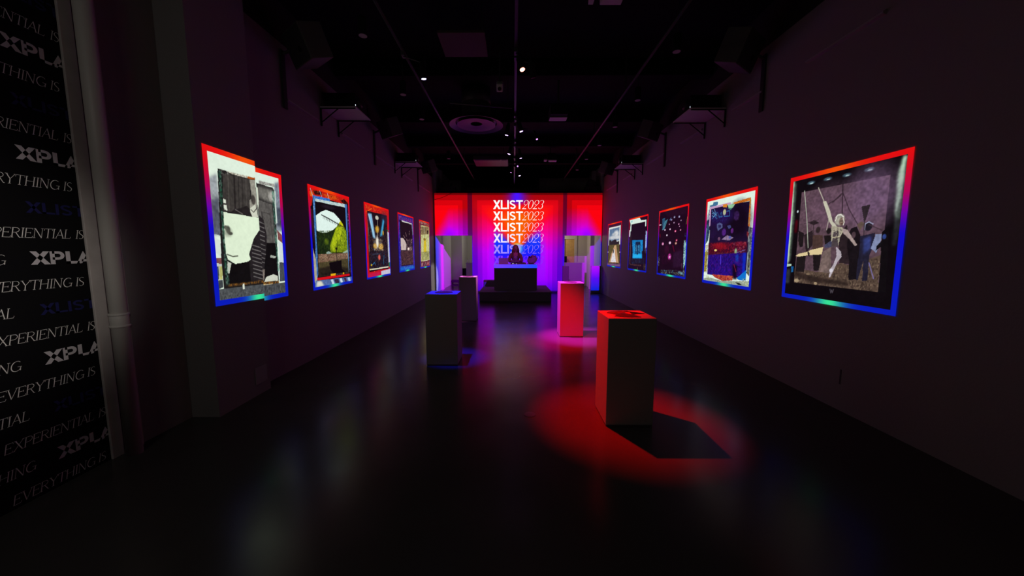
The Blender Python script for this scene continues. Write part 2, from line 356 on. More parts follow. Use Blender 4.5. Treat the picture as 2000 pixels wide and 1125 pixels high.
# ------------------------------------------------------------------ painting pictures onto point grids
class Canvas:
    def __init__(s, w, h, bg, seed):
        s.w, s.h = w, h; s.a = np.empty((h,w,3)); s.a[:] = np.array(bg,float)
        s.U, s.V = np.meshgrid((np.arange(w))/(w-1.0), (np.arange(h))/(h-1.0)); s.rng = np.random.default_rng(seed)
    def mask(s, pts):
        us = [p[0] for p in pts]; vs = [p[1] for p in pts]; m = np.zeros((s.h,s.w),bool); j = len(pts)-1
        for i in range(len(pts)):
            ui,vi,uj,vj = us[i],vs[i],us[j],vs[j]
            if vi != vj: m ^= ((vi > s.V) != (vj > s.V)) & (s.U < (uj-ui)*(s.V-vi)/(vj-vi)+ui)
            j = i
        return m
    def put(s, m, c): s.a = s.a*(1-m[...,None]) + np.array(c,float)*m[...,None]
    def blur(s, m, n):
        for _ in range(n):
            p = np.pad(m,1,mode='edge'); m = (p[:-2,1:-1]+p[2:,1:-1]+p[1:-1,:-2]+p[1:-1,2:]+2*p[1:-1,1:-1])/6
        return m
    def run(s, ops, asp):
        for o in ops:
            if o[0] == 'p':
                m = s.mask(o[2]).astype(float)
                if o[3]: m = s.blur(m, 14)
                s.put(m, o[1])
            elif o[0] == 'e':
                _, c, u, v, ru, rv, soft, a = o
                d = np.sqrt(((s.U-u)/max(ru,.004))**2+((s.V-v)/max(rv,.004))**2)
                s.put(np.clip((1+soft*.5-d)/max(soft,.02),0,1)*a, c)
            elif o[0] == 'l':
                _, c, wv, pts = o; m = np.zeros((s.h,s.w))
                for (ua,va),(ub,vb) in zip(pts[:-1],pts[1:]):
                    x,y = s.U*asp, s.V; ax,bx = ua*asp,ub*asp; L = (bx-ax)**2+(vb-va)**2+1e-9
                    t = np.clip(((x-ax)*(bx-ax)+(y-va)*(vb-va))/L,0,1); d = np.hypot(x-ax-t*(bx-ax), y-va-t*(vb-va))
                    m = np.maximum(m, np.clip((max(wv,.006)*.5-d)/.004+.5,0,1))
                s.put(m, c)
            elif o[0] == 'n':
                _, cols, dens, size, pts = o; m = s.mask(pts)
                nx, ny = int(1/(size*.8))+2, int(1/size)+2
                r = s.rng.random((ny,nx)); pick = s.rng.integers(0,len(cols),(ny,nx))
                iu = np.clip(((s.U+.25*size*np.sin(s.V*90))*(nx-1)).astype(int),0,nx-1); iv = np.clip(((s.V+.25*size*np.sin(s.U*70))*(ny-1)).astype(int),0,ny-1)
                on = .62*s.blur((m & (r[iv,iu] < dens)).astype(float), 2); s.put(on, np.array(cols,float)[pick[iv,iu]])
        # print grain and soft mottling
        for cell, amp in ((.012,.15),(.035,.09),(.11,.06)):
            ny, nx = int(1/cell)+3, int(asp/cell)+3; r = s.rng.random((ny,nx))
            fx, fy = s.U*(nx-2), s.V*(ny-2); ix, iy = fx.astype(int), fy.astype(int); tx, ty = fx-ix, fy-iy
            g = (r[iy,ix]*(1-tx)+r[iy,ix+1]*tx)*(1-ty)+(r[iy+1,ix]*(1-tx)+r[iy+1,ix+1]*tx)*ty
            dark = np.clip((215-s.a.max(-1))/80,.12,1)
            s.a = s.a*(1+amp*2*(g-.5)*dark)[...,None]
        return s
def border_rgb(U, V):
    ks = [0,.10,.25,.38,.50,.62,1.0]; cs = np.array([(228,14,14),(212,10,28),(178,4,84),(105,4,172),(18,10,200),(10,16,198),(8,28,186)],float)
    a = np.stack([np.interp(V,ks,cs[:,i]) for i in range(3)],-1)
    o = (np.exp(-((U-.45)/.2)**2)*np.clip((.09-V)/.03,0,1))[...,None]; a = a*(1-o*.8)+np.array([245,95,5.])*o*.8
    t = (np.exp(-((U-.5)/.13)**2)*np.clip((V-.91)/.03,0,1))[...,None]; return a*(1-t)+np.array([55,228,150.])*t
def grid_mesh(name, P, rgb, parent, m):
    """P: (h,w,3) points, rgb: (h,w,3) display colours"""
    h, w_ = P.shape[:2]; idx = np.arange(h*w_).reshape(h,w_)
    F = np.stack([idx[1:,:-1],idx[1:,1:],idx[:-1,1:],idx[:-1,:-1]],-1).reshape(-1,4)
    return soup(name, P.reshape(-1,3), F, rgb.reshape(-1,3), parent, m)
def soup(name, V, F, rgb, parent, m):
    me = bpy.data.meshes.new(name); me.vertices.add(len(V)); me.vertices.foreach_set('co', np.asarray(V,np.float32).ravel())
    me.loops.add(F.size); me.loops.foreach_set('vertex_index', F.astype(np.int32).ravel()); me.polygons.add(len(F))
    me.polygons.foreach_set('loop_start', (np.arange(len(F))*4).astype(np.int32))
    at = me.attributes.new('picture','FLOAT_COLOR','POINT'); c = np.ones((len(V),4),np.float32); c[:,:3] = lin(np.clip(rgb,0,255)); at.data.foreach_set('color', c.ravel())
    me.update(calc_edges=True); me.materials.append(m)
    o = bpy.data.objects.new(name, me); COL.objects.link(o); o.parent = parent
    return o
def surface(corners, U, V):
    tl, tr, br, bl = [np.array(c,float) for c in corners]
    U = U[...,None]; V = V[...,None]
    return (tl*(1-U)+tr*U)*(1-V)+(bl*(1-U)+br*U)*V
def projected(t, key, corners, res, bw=0.04, sides='ltrb', uoff=(0,1), seed=1):
    """corners TL,TR,BR,BL relative to the thing; a coloured border and the photograph inside it"""
    wd = (Vector(corners[1])-Vector(corners[0])).length; ht = (Vector(corners[3])-Vector(corners[0])).length
    bu, bv = bw/wd, bw/ht
    bg, ops = PICS[key]
    c = Canvas(res[0], res[1], bg, seed).run(ops, wd/ht)
    u0, u1 = (bu if 'l' in sides else 0), (1-bu if 'r' in sides else 1); v0, v1 = bv, 1-bv
    inside = (c.U >= u0-1e-6) & (c.U <= u1+1e-6) & (c.V >= v0-1e-6) & (c.V <= v1+1e-6)
    us = np.concatenate([[u0], c.U[0][(c.U[0] > u0) & (c.U[0] < u1)], [u1]]); vs = np.concatenate([[v0], c.V[:,0][(c.V[:,0] > v0) & (c.V[:,0] < v1)], [v1]])
    iu = np.clip(np.round(us*(res[0]-1)).astype(int),0,res[0]-1); iv = np.clip(np.round(vs*(res[1]-1)).astype(int),0,res[1]-1)
    UU, VV = np.meshgrid(us, vs)
    grid_mesh('photograph', surface(corners, UU, VV), c.a[np.ix_(iv,iu)], t, M['pict'])
    V, F, C = [], [], []; n0 = 0
    def strip(ua, ub, va, vb, nu, nv):
        nonlocal n0
        UU, VV = np.meshgrid(np.linspace(ua,ub,nu), np.linspace(va,vb,nv)); P = surface(corners, UU, VV)
        idx = np.arange(nu*nv).reshape(nv,nu)+n0; n0 += nu*nv
        F.append(np.stack([idx[1:,:-1],idx[1:,1:],idx[:-1,1:],idx[:-1,:-1]],-1).reshape(-1,4)); V.append(P.reshape(-1,3))
        C.append(border_rgb(uoff[0]+(uoff[1]-uoff[0])*UU, VV).reshape(-1,3))
    strip(0,1,0,v0,40,2); strip(0,1,v1,1,40,2)
    if 'l' in sides: strip(0,u0,v0,v1,2,40)
    if 'r' in sides: strip(u1,1,v0,v1,2,40)
    soup('gradient_border', np.concatenate(V), np.concatenate(F), np.concatenate(C), t, M['pict'])

# ---- picture contents: polygons, ellipses, lines and speckle in picture coordinates (0-1)
PICS = {
 'R1': ((12, 8, 12), [
  ("p",(190,215,185),[(.028,.03),(.05,.034),(.059,.306),(.058,.688),(.032,.732),(.016,.624),(.029,.303)],1),
  ("p",(70,85,75),[(.051,.044),(.072,.058),(.078,.328),(.073,.688),(.058,.688),(.059,.306)],1),
  ("p",(20,90,150),[(.086,.735),(.115,.734),(.113,.782),(.092,.783)],0),
  ("p",(170,200,180),[(.03,.716),(.087,.714),(.085,.73),(.032,.741)],0),
  ("p",(45,50,55),[(.034,.759),(.082,.757),(.08,.875),(.03,.879)],1),
  ("e",(190,205,215),.11,.285,.01,.01,.35,1),
  ("p",(70,5,15),[(.092,.35),(.123,.353),(.123,.456),(.092,.455)],1),
  ("e",(60,85,100),.228,.075,.037,.012,.6,1),
  ("e",(170,200,200),.233,.08,.019,.005,.5,1),
  ("e",(60,85,100),.388,.074,.036,.012,.6,1),
  ("e",(170,200,200),.393,.079,.017,.004,.5,1),
  ("e",(60,85,100),.552,.077,.034,.012,.6,1),
  ("e",(170,200,200),.557,.081,.017,.005,.5,1),
  ("e",(60,85,100),.722,.074,.035,.013,.6,1),
  ("e",(170,200,200),.726,.078,.018,.005,.5,1),
  ("p",(185,220,190),[(.94,.034),(.962,.042),(.955,.278),(.938,.407),(.924,.365),(.916,.142)],1),
  ("p",(80,95,85),[(.933,.356),(.958,.279),(.96,.409),(.948,.489),(.936,.488)],1),
  ("p",(35,35,40),[(.934,.407),(.975,.41),(.953,.57),(.927,.57)],1),
  ("p",(88,66,76),[(.136,.134),(.87,.134),(.871,.864),(.134,.865)],0),
  ("e",(110,84,114),.745,.249,.183,.183,.9,.8),
  ("e",(108,80,100),.432,.273,.232,.149,.9,.6),
  ("p",(85,68,58),[(.129,.749),(.376,.765),(.575,.689),(.648,.704),(.862,.63),(.871,.864),(.134,.865)],0),
  ("n",[(45,34,30),(60,46,40),(110,92,76),(130,110,90)],.5,.012,[(.131,.77),(.376,.775),(.576,.707),(.86,.646),(.871,.863),(.133,.863)]),
  ("p",(48,36,32),[(.13,.765),(.354,.801),(.637,.82),(.659,.844),(.32,.848),(.134,.812)],1),
  ("e",(160,140,112),.161,.847,.025,.016,.35,1),
  ("e",(165,142,112),.36,.854,.017,.01,.35,1),
  ("e",(120,100,80),.276,.786,.023,.008,.35,1),
  ("p",(28,22,24),[(.138,.441),(.198,.464),(.199,.571),(.165,.576),(.14,.519)],0),
  ("p",(28,22,24),[(.143,.649),(.238,.642),(.235,.774),(.141,.774)],0),
  ("p",(40,30,34),[(.239,.386),(.289,.365),(.347,.393),(.292,.406)],0),
  ("l",(45,36,38),.005,[(.29,.404),(.299,.483)]),
  ("e",(45,35,36),.339,.445,.022,.024,.35,1),
  ("p",(72,52,48),[(.291,.482),(.388,.486),(.4,.586),(.3,.591)],0),
  ("p",(28,22,24),[(.304,.591),(.384,.586),(.392,.754),(.33,.758)],0),
  ("p",(112,94,90),[(.406,.61),(.473,.577),(.495,.767),(.376,.765)],0),
  ("e",(28,22,24),.441,.458,.021,.022,.35,1),
  ("p",(28,22,24),[(.4,.491),(.469,.488),(.475,.567),(.421,.572)],0),
  ("p",(40,30,34),[(.199,.479),(.288,.443),(.297,.561),(.237,.621)],0),
  ("p",(40,30,34),[(.566,.447),(.593,.422),(.616,.528),(.652,.695),(.559,.69),(.538,.527)],0),
  ("p",(22,17,21),[(.611,.489),(.628,.45),(.671,.439),(.704,.496),(.713,.547),(.706,.796),(.646,.806),(.637,.669),(.606,.564)],0),
  ("e",(70,54,60),.653,.495,.016,.022,.2,1),
  ("p",(95,78,70),[(.67,.427),(.702,.407),(.727,.422),(.698,.471)],0),
  ("e",(30,26,36),.756,.442,.029,.031,.2,1),
  ("l",(165,165,195),.007,[(.731,.464),(.732,.426),(.758,.414),(.788,.43)]),
  ("p",(32,30,48),[(.705,.505),(.808,.488),(.816,.557),(.786,.631),(.789,.798),(.751,.805),(.747,.666),(.719,.804),(.704,.797),(.708,.573)],0),
  ("p",(48,58,115),[(.73,.522),(.785,.507),(.786,.59),(.74,.628)],1),
  ("p",(125,135,170),[(.815,.496),(.859,.498),(.852,.549),(.832,.618),(.791,.586)],0),
  ("p",(18,16,20),[(.828,.573),(.871,.526),(.874,.566),(.826,.602)],0),
  ("p",(14,11,14),[(.855,.485),(.873,.47),(.897,.44),(.922,.86),(.874,.862)],0),
  ("e",(45,65,130),.874,.514,.013,.016,.35,1),
  ("p",(45,36,42),[(.692,.308),(.756,.302),(.732,.405),(.721,.409)],0),
  ("l",(45,36,42),.005,[(.726,.405),(.73,.497)]),
  ("l",(38,26,34),.007,[(.526,.136),(.544,.348)]),
  ("l",(48,34,44),.004,[(.533,.195),(.597,.317),(.675,.423)]),
  ("l",(52,38,46),.004,[(.529,.196),(.463,.24),(.406,.263)]),
  ("l",(52,38,46),.003,[(.53,.204),(.448,.256)]),
  ("l",(60,45,52),.002,[(.759,.432),(.854,.473)]),
  ("l",(60,45,52),.003,[(.333,.368),(.192,.388)]),
  ("l",(180,192,170),.006,[(.166,.128),(.217,.359),(.255,.581)]),
  ("l",(196,192,172),.006,[(.306,.125),(.377,.244)]),
  ("l",(170,165,150),.005,[(.4,.307),(.433,.356),(.42,.449)]),
  ("p",(196,192,172),[(.361,.235),(.392,.237),(.435,.31),(.466,.387),(.517,.436),(.479,.441),(.435,.385),(.4,.312)],0),
  ("e",(172,168,152),.527,.382,.041,.04,.35,1),
  ("e",(120,98,88),.547,.396,.023,.029,.4,1),
  ("l",(235,235,225),.004,[(.493,.366),(.507,.348),(.535,.347),(.558,.366)]),
  ("l",(150,146,138),.004,[(.501,.38),(.512,.361),(.542,.362)]),
  ("l",(230,228,215),.005,[(.49,.388),(.5,.371)]),
  ("l",(225,222,210),.005,[(.556,.375),(.567,.403),(.562,.422)]),
  ("l",(60,50,48),.003,[(.536,.393),(.553,.393)]),
  ("l",(70,40,40),.003,[(.54,.413),(.553,.413)]),
  ("p",(165,158,138),[(.461,.423),(.555,.438),(.573,.456),(.544,.509),(.538,.563),(.471,.558),(.466,.488)],0),
  ("p",(72,62,66),[(.483,.466),(.525,.463),(.535,.572),(.476,.572)],0),
  ("l",(190,180,140),.005,[(.484,.507),(.539,.504)]),
  ("n",[(60,52,52),(210,200,175)],.35,.01,[(.467,.433),(.555,.447),(.54,.527),(.472,.526)]),
  ("p",(160,142,138),[(.555,.445),(.6,.458),(.645,.512),(.688,.564),(.672,.571),(.623,.522),(.569,.481)],0),
  ("p",(218,198,150),[(.128,.646),(.162,.628),(.256,.611),(.277,.599),(.403,.576),(.395,.631),(.278,.637),(.157,.652)],0),
  ("p",(62,62,86),[(.408,.564),(.474,.526),(.478,.577),(.421,.583)],0),
  ("p",(45,36,36),[(.249,.601),(.276,.621),(.279,.651),(.258,.641)],0),
  ("p",(178,168,176),[(.517,.572),(.563,.608),(.573,.646),(.544,.681),(.519,.738),(.49,.8),(.481,.796),(.485,.74),(.51,.701),(.53,.641)],0),
  ("e",(215,210,220),.494,.747,.016,.014,.35,1),
  ("l",(74,68,76),.003,[(.5,.884),(.51,.911),(.516,.889),(.524,.909),(.531,.883)]),
  ("l",(120,110,170),.003,[(.788,.681),(.832,.782)]),
 ]),
 'L1a': ((222, 238, 220), [
  ("p",(150,156,160),[(.018,.209),(.214,.16),(.221,.366),(.017,.393)],1),
  ("p",(88,92,106),[(.02,.344),(.212,.309),(.193,.543),(.042,.546)],1),
  ("p",(90,94,108),[(.05,.424),(.213,.4),(.191,.551),(.049,.538)],0),
  ("p",(212,224,212),[(.041,.55),(.182,.585),(.171,.687),(.053,.653)],0),
  ("p",(128,78,78),[(.043,.69),(.168,.695),(.164,.731),(.048,.728)],0),
  ("p",(190,198,190),[(.047,.729),(.168,.733),(.151,.839),(.058,.837)],0),
  ("p",(180,180,110),[(.116,.745),(.175,.746),(.158,.831),(.104,.83)],0),
  ("p",(60,70,80),[(.061,.749),(.105,.749),(.099,.829),(.064,.833)],0),
  ("p",(60,66,70),[(.058,.837),(.162,.835),(.162,.883),(.057,.896)],0),
  ("p",(30,27,27),[(.234,.127),(.371,.126),(.498,.136),(.957,.129),(.981,.131),(1.03,.909),(1.005,.913),(.169,.904),(.166,.703)],0),
  ("p",(62,58,55),[(.319,.151),(.863,.141),(.83,.404),(.434,.386),(.277,.39)],0),
  ("l",(38,34,33),.014,[(.536,.146),(.505,.378)]),
  ("l",(48,44,42),.011,[(.693,.146),(.661,.38)]),
  ("l",(84,80,74),.007,[(.418,.145),(.388,.379)]),
  ("l",(40,37,36),.007,[(.618,.143),(.586,.374)]),
  ("l",(72,68,64),.007,[(.773,.148),(.742,.376)]),
  ("p",(210,205,186),[(.392,.125),(.809,.123),(.81,.138),(.498,.138)],0),
  ("p",(178,84,28),[(.808,.124),(.978,.119),(.98,.133),(.816,.139)],0),
  ("n",[(60,60,50),(200,200,190),(90,90,80)],.5,.012,[(.234,.127),(.397,.126),(.809,.123),(.805,.137),(.289,.154)]),
  ("p",(215,222,205),[(.293,.312),(.338,.314),(.341,.339),(.293,.339)],0),
  ("p",(215,222,205),[(.293,.35),(.343,.351),(.351,.383),(.295,.381)],0),
  ("p",(36,32,32),[(.405,.396),(.478,.37),(.605,.355),(.754,.33),(.841,.362),(.835,.407),(.509,.406)],0),
  ("l",(110,104,100),.004,[(.505,.369),(.651,.393)]),
  ("p",(150,147,135),[(.857,.141),(.979,.137),(.978,.309),(.985,.401),(.86,.404),(.817,.363),(.818,.29),(.877,.27),(.868,.214)],0),
  ("e",(70,64,60),.905,.28,.049,.034,.4,1),
  ("p",(205,208,190),[(.815,.345),(.94,.311),(.991,.4),(.86,.404),(.82,.372)],0),
  ("l",(60,55,52),.005,[(.837,.353),(.894,.369),(.992,.327)]),
  ("p",(222,238,210),[(.276,.397),(.854,.403),(1.036,.402),(1.006,.489),(.851,.557),(.805,.613),(.719,.67),(.751,.707),(.687,.721),(.428,.737),(.285,.704),(.258,.661),(.255,.576)],0),
  ("e",(64,64,56),.336,.51,.042,.026,.5,1),
  ("e",(64,64,56),.374,.532,.042,.011,.5,1),
  ("e",(80,80,70),.296,.495,.031,.013,.5,1),
  ("e",(110,112,98),.319,.523,.088,.031,.8,.5),
  ("l",(58,58,48),.007,[(.281,.671),(.382,.685),(.481,.682)]),
  ("p",(192,198,182),[(.277,.717),(.344,.731),(.29,.798),(.25,.79)],0),
  ("p",(34,30,32),[(.851,.557),(1.006,.489),(1.015,.554),(1.018,.864),(.707,.872),(.745,.707),(.719,.67)],0),
  ("l",(112,108,106),.004,[(.796,.604),(1.01,.623)]),
  ("l",(112,108,106),.004,[(.794,.632),(1.009,.652)]),
  ("l",(112,108,106),.004,[(.793,.66),(1.007,.681)]),
  ("l",(112,108,106),.004,[(.792,.688),(1.006,.71)]),
  ("l",(112,108,106),.004,[(.791,.716),(1.005,.739)]),
  ("l",(112,108,106),.004,[(.789,.744),(1.004,.768)]),
  ("l",(112,108,106),.003,[(.788,.773),(1.003,.797)]),
  ("l",(112,108,106),.004,[(.787,.801),(1.002,.827)]),
  ("l",(112,108,106),.004,[(.786,.829),(1.001,.856)]),
  ("p",(15,13,14),[(.342,.738),(.711,.723),(.714,.87),(.256,.868)],0),
  ("n",[(150,90,30),(90,60,25),(200,130,40)],.8,.012,[(.25,.868),(1.012,.864),(1.013,.884),(.252,.882)]),
  ("n",[(40,130,90),(20,60,45),(120,170,150)],.75,.014,[(.24,.134),(.298,.137),(.272,.364),(.256,.67),(.276,.869),(.215,.876),(.218,.619),(.229,.366)]),
  ("p",(76,80,82),[(.038,.895),(1.03,.894),(1.02,.984),(.033,.972)],0),
  ("n",[(45,45,48),(100,104,106)],.5,.012,[(.043,.912),(1.025,.914),(1.014,.98),(.041,.969)]),
  ("p",(215,222,205),[(.537,.873),(.566,.874),(.567,.914),(.527,.912)],0),
 ]),
 'L1b': ((218, 234, 220), [
  ("p",(125,134,146),[(.711,.082),(.956,.055),(.957,.457),(.676,.46)],1),
  ("p",(70,76,90),[(.73,.272),(.964,.265),(.972,.413),(.724,.417)],1),
  ("p",(122,72,72),[(.702,.449),(.931,.5),(.933,.566),(.719,.528)],0),
  ("p",(205,216,218),[(.73,.544),(.956,.566),(.942,.716),(.735,.713)],0),
  ("p",(72,77,82),[(.712,.713),(.978,.717),(.952,.871),(.682,.868)],0),
  ("p",(45,43,42),[(-.0,.104),(.126,.116),(.637,.117),(.729,.151),(.632,.883),(.038,.874),(-.089,.745)],0),
  ("p",(165,165,158),[(.15,.09),(.72,.088),(.723,.109),(.149,.116)],0),
  ("n",[(60,58,56),(200,200,190)],.5,.02,[(.15,.09),(.72,.088),(.723,.109),(.149,.116)]),
  ("p",(108,106,100),[(.105,.136),(.629,.14),(.593,.241),(.392,.235),(.111,.217)],1),
  ("e",(175,172,164),.579,.192,.115,.034,.8,1),
  ("p",(205,208,190),[(-.028,.128),(.109,.149),(.108,.262),(.022,.352),(-.041,.35)],0),
  ("p",(88,85,82),[(.104,.236),(.578,.254),(.6,.555),(.276,.555),(.239,.384),(.08,.349)],0),
  ("l",(30,28,28),.008,[(.184,.322),(.186,.555)]),
  ("l",(60,58,56),.006,[(.189,.322),(.469,.33),(.525,.555)]),
  ("p",(36,32,34),[(.042,.35),(.193,.376),(.302,.484),(.242,.731),(.062,.757),(-.03,.665)],0),
  ("l",(116,112,110),.004,[(.052,.398),(.229,.412)]),
  ("l",(116,112,110),.004,[(.039,.43),(.226,.445)]),
  ("l",(116,112,110),.004,[(.027,.462),(.224,.478)]),
  ("l",(116,112,110),.004,[(.015,.495),(.222,.511)]),
  ("l",(116,112,110),.004,[(.003,.527),(.219,.545)]),
  ("l",(116,112,110),.004,[(-.01,.56),(.217,.579)]),
  ("l",(116,112,110),.004,[(-.022,.593),(.215,.612)]),
  ("l",(116,112,110),.004,[(-.035,.626),(.212,.646)]),
  ("l",(116,112,110),.004,[(-.047,.659),(.21,.681)]),
  ("l",(116,112,110),.004,[(-.06,.692),(.207,.715)]),
  ("p",(16,14,15),[(.286,.555),(.654,.555),(.641,.856),(.079,.817)],0),
  ("p",(160,166,155),[(.385,.651),(.606,.664),(.557,.679),(.378,.67)],0),
  ("p",(112,102,96),[(.002,.758),(.15,.761),(.103,.833),(.022,.865)],0),
  ("p",(204,208,192),[(.18,.82),(.448,.805),(.618,.823),(.606,.86),(.095,.856)],0),
  ("n",[(165,95,25),(90,60,25),(210,140,40)],.9,.02,[(.015,.857),(.65,.862),(.66,.884),(.016,.879)]),
  ("n",[(45,120,95),(20,60,50),(130,180,160)],.8,.02,[(.606,.146),(.69,.142),(.68,.418),(.688,.784),(.61,.782),(.604,.419)]),
  ("p",(190,206,196),[(.69,.142),(.743,.142),(.731,.396),(.674,.403)],0),
  ("p",(72,75,78),[(.045,.882),(.949,.88),(.94,.983),(.031,.976)],0),
  ("n",[(42,42,45),(98,102,104)],.5,.02,[(.041,.895),(.945,.894),(.94,.983),(.031,.976)]),
 ]),
 'L2': ((22, 10, 20), [
  ("p",(195,25,15),[(.023,.025),(.993,.024),(.972,.132),(.878,.094),(.097,.096),(.061,.186),(.017,.21)],0),
  ("p",(225,95,20),[(.029,.062),(.101,.062),(.101,.103),(.046,.107)],0),
  ("p",(40,8,10),[(.116,.043),(.281,.034),(.3,.064),(.137,.081)],0),
  ("p",(215,72,15),[(.292,.052),(.629,.032),(.658,.067),(.453,.095)],0),
  ("p",(30,5,10),[(.741,.069),(.854,.04),(.978,.078),(.959,.139)],0),
  ("n",[(40,5,5),(230,110,20)],.3,.01,[(.042,.036),(.944,.041),(.94,.088),(.076,.098)]),
  ("l",(205,208,218),.006,[(.053,.033),(.091,.095)]),
  ("l",(205,208,218),.006,[(.247,.03),(.289,.085)]),
  ("l",(205,208,218),.006,[(.419,.032),(.461,.094)]),
  ("p",(45,112,205),[(.094,.092),(.472,.083),(.469,.117),(.122,.122)],0),
  ("n",[(150,190,230),(20,50,120)],.4,.01,[(.097,.094),(.472,.085),(.469,.115),(.122,.122)]),
  ("p",(192,212,206),[(.122,.12),(.896,.093),(.892,.13),(.134,.146)],0),
  ("n",[(90,130,170),(225,235,225)],.4,.012,[(.137,.12),(.896,.093),(.892,.13),(.134,.144)]),
  ("p",(55,20,30),[(.023,.228),(.073,.224),(.068,.549),(.041,.353)],0),
  ("p",(172,166,140),[(.027,.584),(.088,.711),(.095,.876),(.061,.973),(.026,.902)],0),
  ("p",(55,110,175),[(.093,.096),(.144,.098),(.127,.837),(.084,.891)],0),
  ("n",[(170,195,215),(20,60,120)],.35,.014,[(.093,.096),(.144,.098),(.127,.837),(.084,.891)]),
  ("p",(45,15,42),[(.92,.096),(.987,.107),(.987,.937),(.937,.884),(.927,.516)],0),
  ("n",[(130,20,50),(150,160,190),(30,60,140)],.35,.014,[(.932,.159),(.982,.155),(.988,.924),(.921,.883)]),
  ("p",(65,115,178),[(.863,.096),(.921,.092),(.903,.869),(.859,.869)],0),
  ("p",(14,9,14),[(.134,.142),(.874,.135),(.889,.881),(.116,.888)],0),
  ("e",(30,22,32),.432,.171,.151,.019,.9,1),
  ("p",(222,242,234),[(.135,.28),(.257,.233),(.367,.205),(.555,.219),(.685,.27),(.78,.321),(.864,.404),(.758,.391),(.619,.375),(.508,.407),(.352,.438),(.233,.442),(.14,.425)],0),
  ("p",(22,38,16),[(.14,.423),(.233,.444),(.353,.436),(.508,.402),(.635,.351),(.603,.64),(.135,.653)],0),
  ("n",[(14,26,10),(48,66,20),(36,52,18)],.6,.02,[(.14,.427),(.508,.407),(.634,.363),(.603,.64),(.135,.653)]),
  ("e",(80,100,20),.342,.527,.049,.03,.8,1),
  ("p",(110,130,15),[(.621,.354),(.726,.29),(.783,.323),(.87,.404),(.876,.639),(.425,.637),(.418,.567),(.487,.479)],0),
  ("p",(178,195,22),[(.597,.376),(.739,.352),(.764,.472),(.603,.521),(.51,.622),(.437,.578),(.516,.478)],1),
  ("n",[(60,84,12),(190,205,40),(130,150,18)],.5,.018,[(.62,.363),(.779,.332),(.874,.422),(.87,.637),(.425,.633),(.487,.479)]),
  ("p",(196,196,18),[(.717,.29),(.783,.323),(.778,.367),(.664,.339)],0),
  ("l",(50,66,12),.008,[(.607,.431),(.601,.589)]),
  ("l",(60,80,14),.007,[(.757,.403),(.653,.566)]),
  ("l",(25,26,28),.01,[(.259,.263),(.444,.292),(.777,.353)]),
  ("l",(25,26,28),.007,[(.295,.268),(.295,.294)]),
  ("l",(25,26,28),.007,[(.33,.273),(.33,.3)]),
  ("l",(25,26,28),.007,[(.366,.278),(.365,.305)]),
  ("l",(25,26,28),.008,[(.402,.283),(.401,.311)]),
  ("l",(25,26,28),.007,[(.439,.289),(.438,.317)]),
  ("l",(25,26,28),.008,[(.476,.294),(.476,.322)]),
  ("l",(25,26,28),.008,[(.515,.3),(.514,.328)]),
  ("l",(25,26,28),.007,[(.553,.306),(.553,.334)]),
  ("l",(25,26,28),.007,[(.593,.312),(.592,.34)]),
  ("l",(25,26,28),.008,[(.633,.317),(.633,.346)]),
  ("l",(25,26,28),.008,[(.674,.323),(.674,.353)]),
  ("l",(25,26,28),.008,[(.716,.33),(.715,.359)]),
  ("p",(140,162,150),[(.325,.634),(.381,.624),(.47,.651),(.327,.655)],0),
  ("p",(150,172,150),[(.725,.645),(.886,.607),(.889,.642)],0),
  ("p",(112,88,66),[(.14,.653),(.888,.646),(.888,.712),(.13,.737)],0),
  ("n",[(50,34,30),(160,130,110),(130,80,70),(190,160,130)],.7,.01,[(.14,.653),(.888,.646),(.888,.712),(.13,.737)]),
  ("p",(72,64,40),[(.13,.737),(.888,.709),(.889,.881),(.124,.876)],0),
  ("p",(36,30,22),[(.123,.795),(.494,.768),(.864,.818),(.889,.881),(.124,.876)],1),
  ("p",(12,8,10),[(.378,.741),(.693,.726),(.695,.822),(.864,.882),(.473,.866),(.39,.808)],0),
  ("l",(15,12,14),.011,[(.581,.589),(.573,.742)]),
  ("e",(15,12,14),.578,.598,.024,.014,.35,1),
  ("n",[(30,24,20),(16,12,12)],.6,.012,[(.122,.842),(.394,.841),(.389,.885),(.123,.884)]),
  ("p",(225,172,20),[(.4,.861),(.524,.862),(.522,.884),(.397,.884)],0),
  ("n",[(130,124,118),(40,36,36)],.8,.008,[(.548,.865),(.696,.865),(.694,.886),(.546,.884)]),
  ("p",(225,172,20),[(.717,.863),(.758,.863),(.756,.883),(.715,.883)],0),
  ("n",[(130,124,118),(40,36,36)],.8,.008,[(.773,.865),(.859,.864),(.864,.883),(.771,.881)]),
  ("p",(208,15,25),[(.09,.881),(.907,.888),(.912,.909),(.091,.907)],0),
  ("l",(40,5,8),.005,[(.428,.888),(.431,.91)]),
  ("p",(80,105,160),[(.053,.91),(.975,.924),(.988,.994),(.016,.984)],0),
  ("p",(218,216,196),[(.081,.915),(.177,.919),(.23,.97),(.061,.973)],1),
  ("p",(190,208,224),[(.393,.921),(.45,.921),(.482,.971),(.424,.971)],0),
  ("p",(50,35,60),[(.477,.923),(.586,.924),(.615,.976),(.512,.971)],0),
  ("p",(200,216,230),[(.615,.923),(.678,.923),(.708,.972),(.649,.973)],0),
  ("p",(60,40,70),[(.737,.925),(.797,.927),(.829,.975),(.768,.973)],0),
  ("p",(170,195,225),[(.837,.927),(.91,.927),(.931,.973),(.879,.974)],0),
 ]),
 'L3': ((196, 18, 22), [
  ("n",[(230,120,30),(120,10,10),(235,90,20)],.45,.016,[(.039,.022),(.951,.037),(.947,.083),(.108,.112),(.043,.205)]),
  ("l",(235,120,25),.009,[(.097,.113),(.277,.057)]),
  ("l",(235,110,25),.006,[(.051,.03),(.103,.044),(.064,.077)]),
  ("p",(22,14,20),[(.104,.103),(.221,.102),(.906,.097),(.904,.9),(.094,.897)],0),
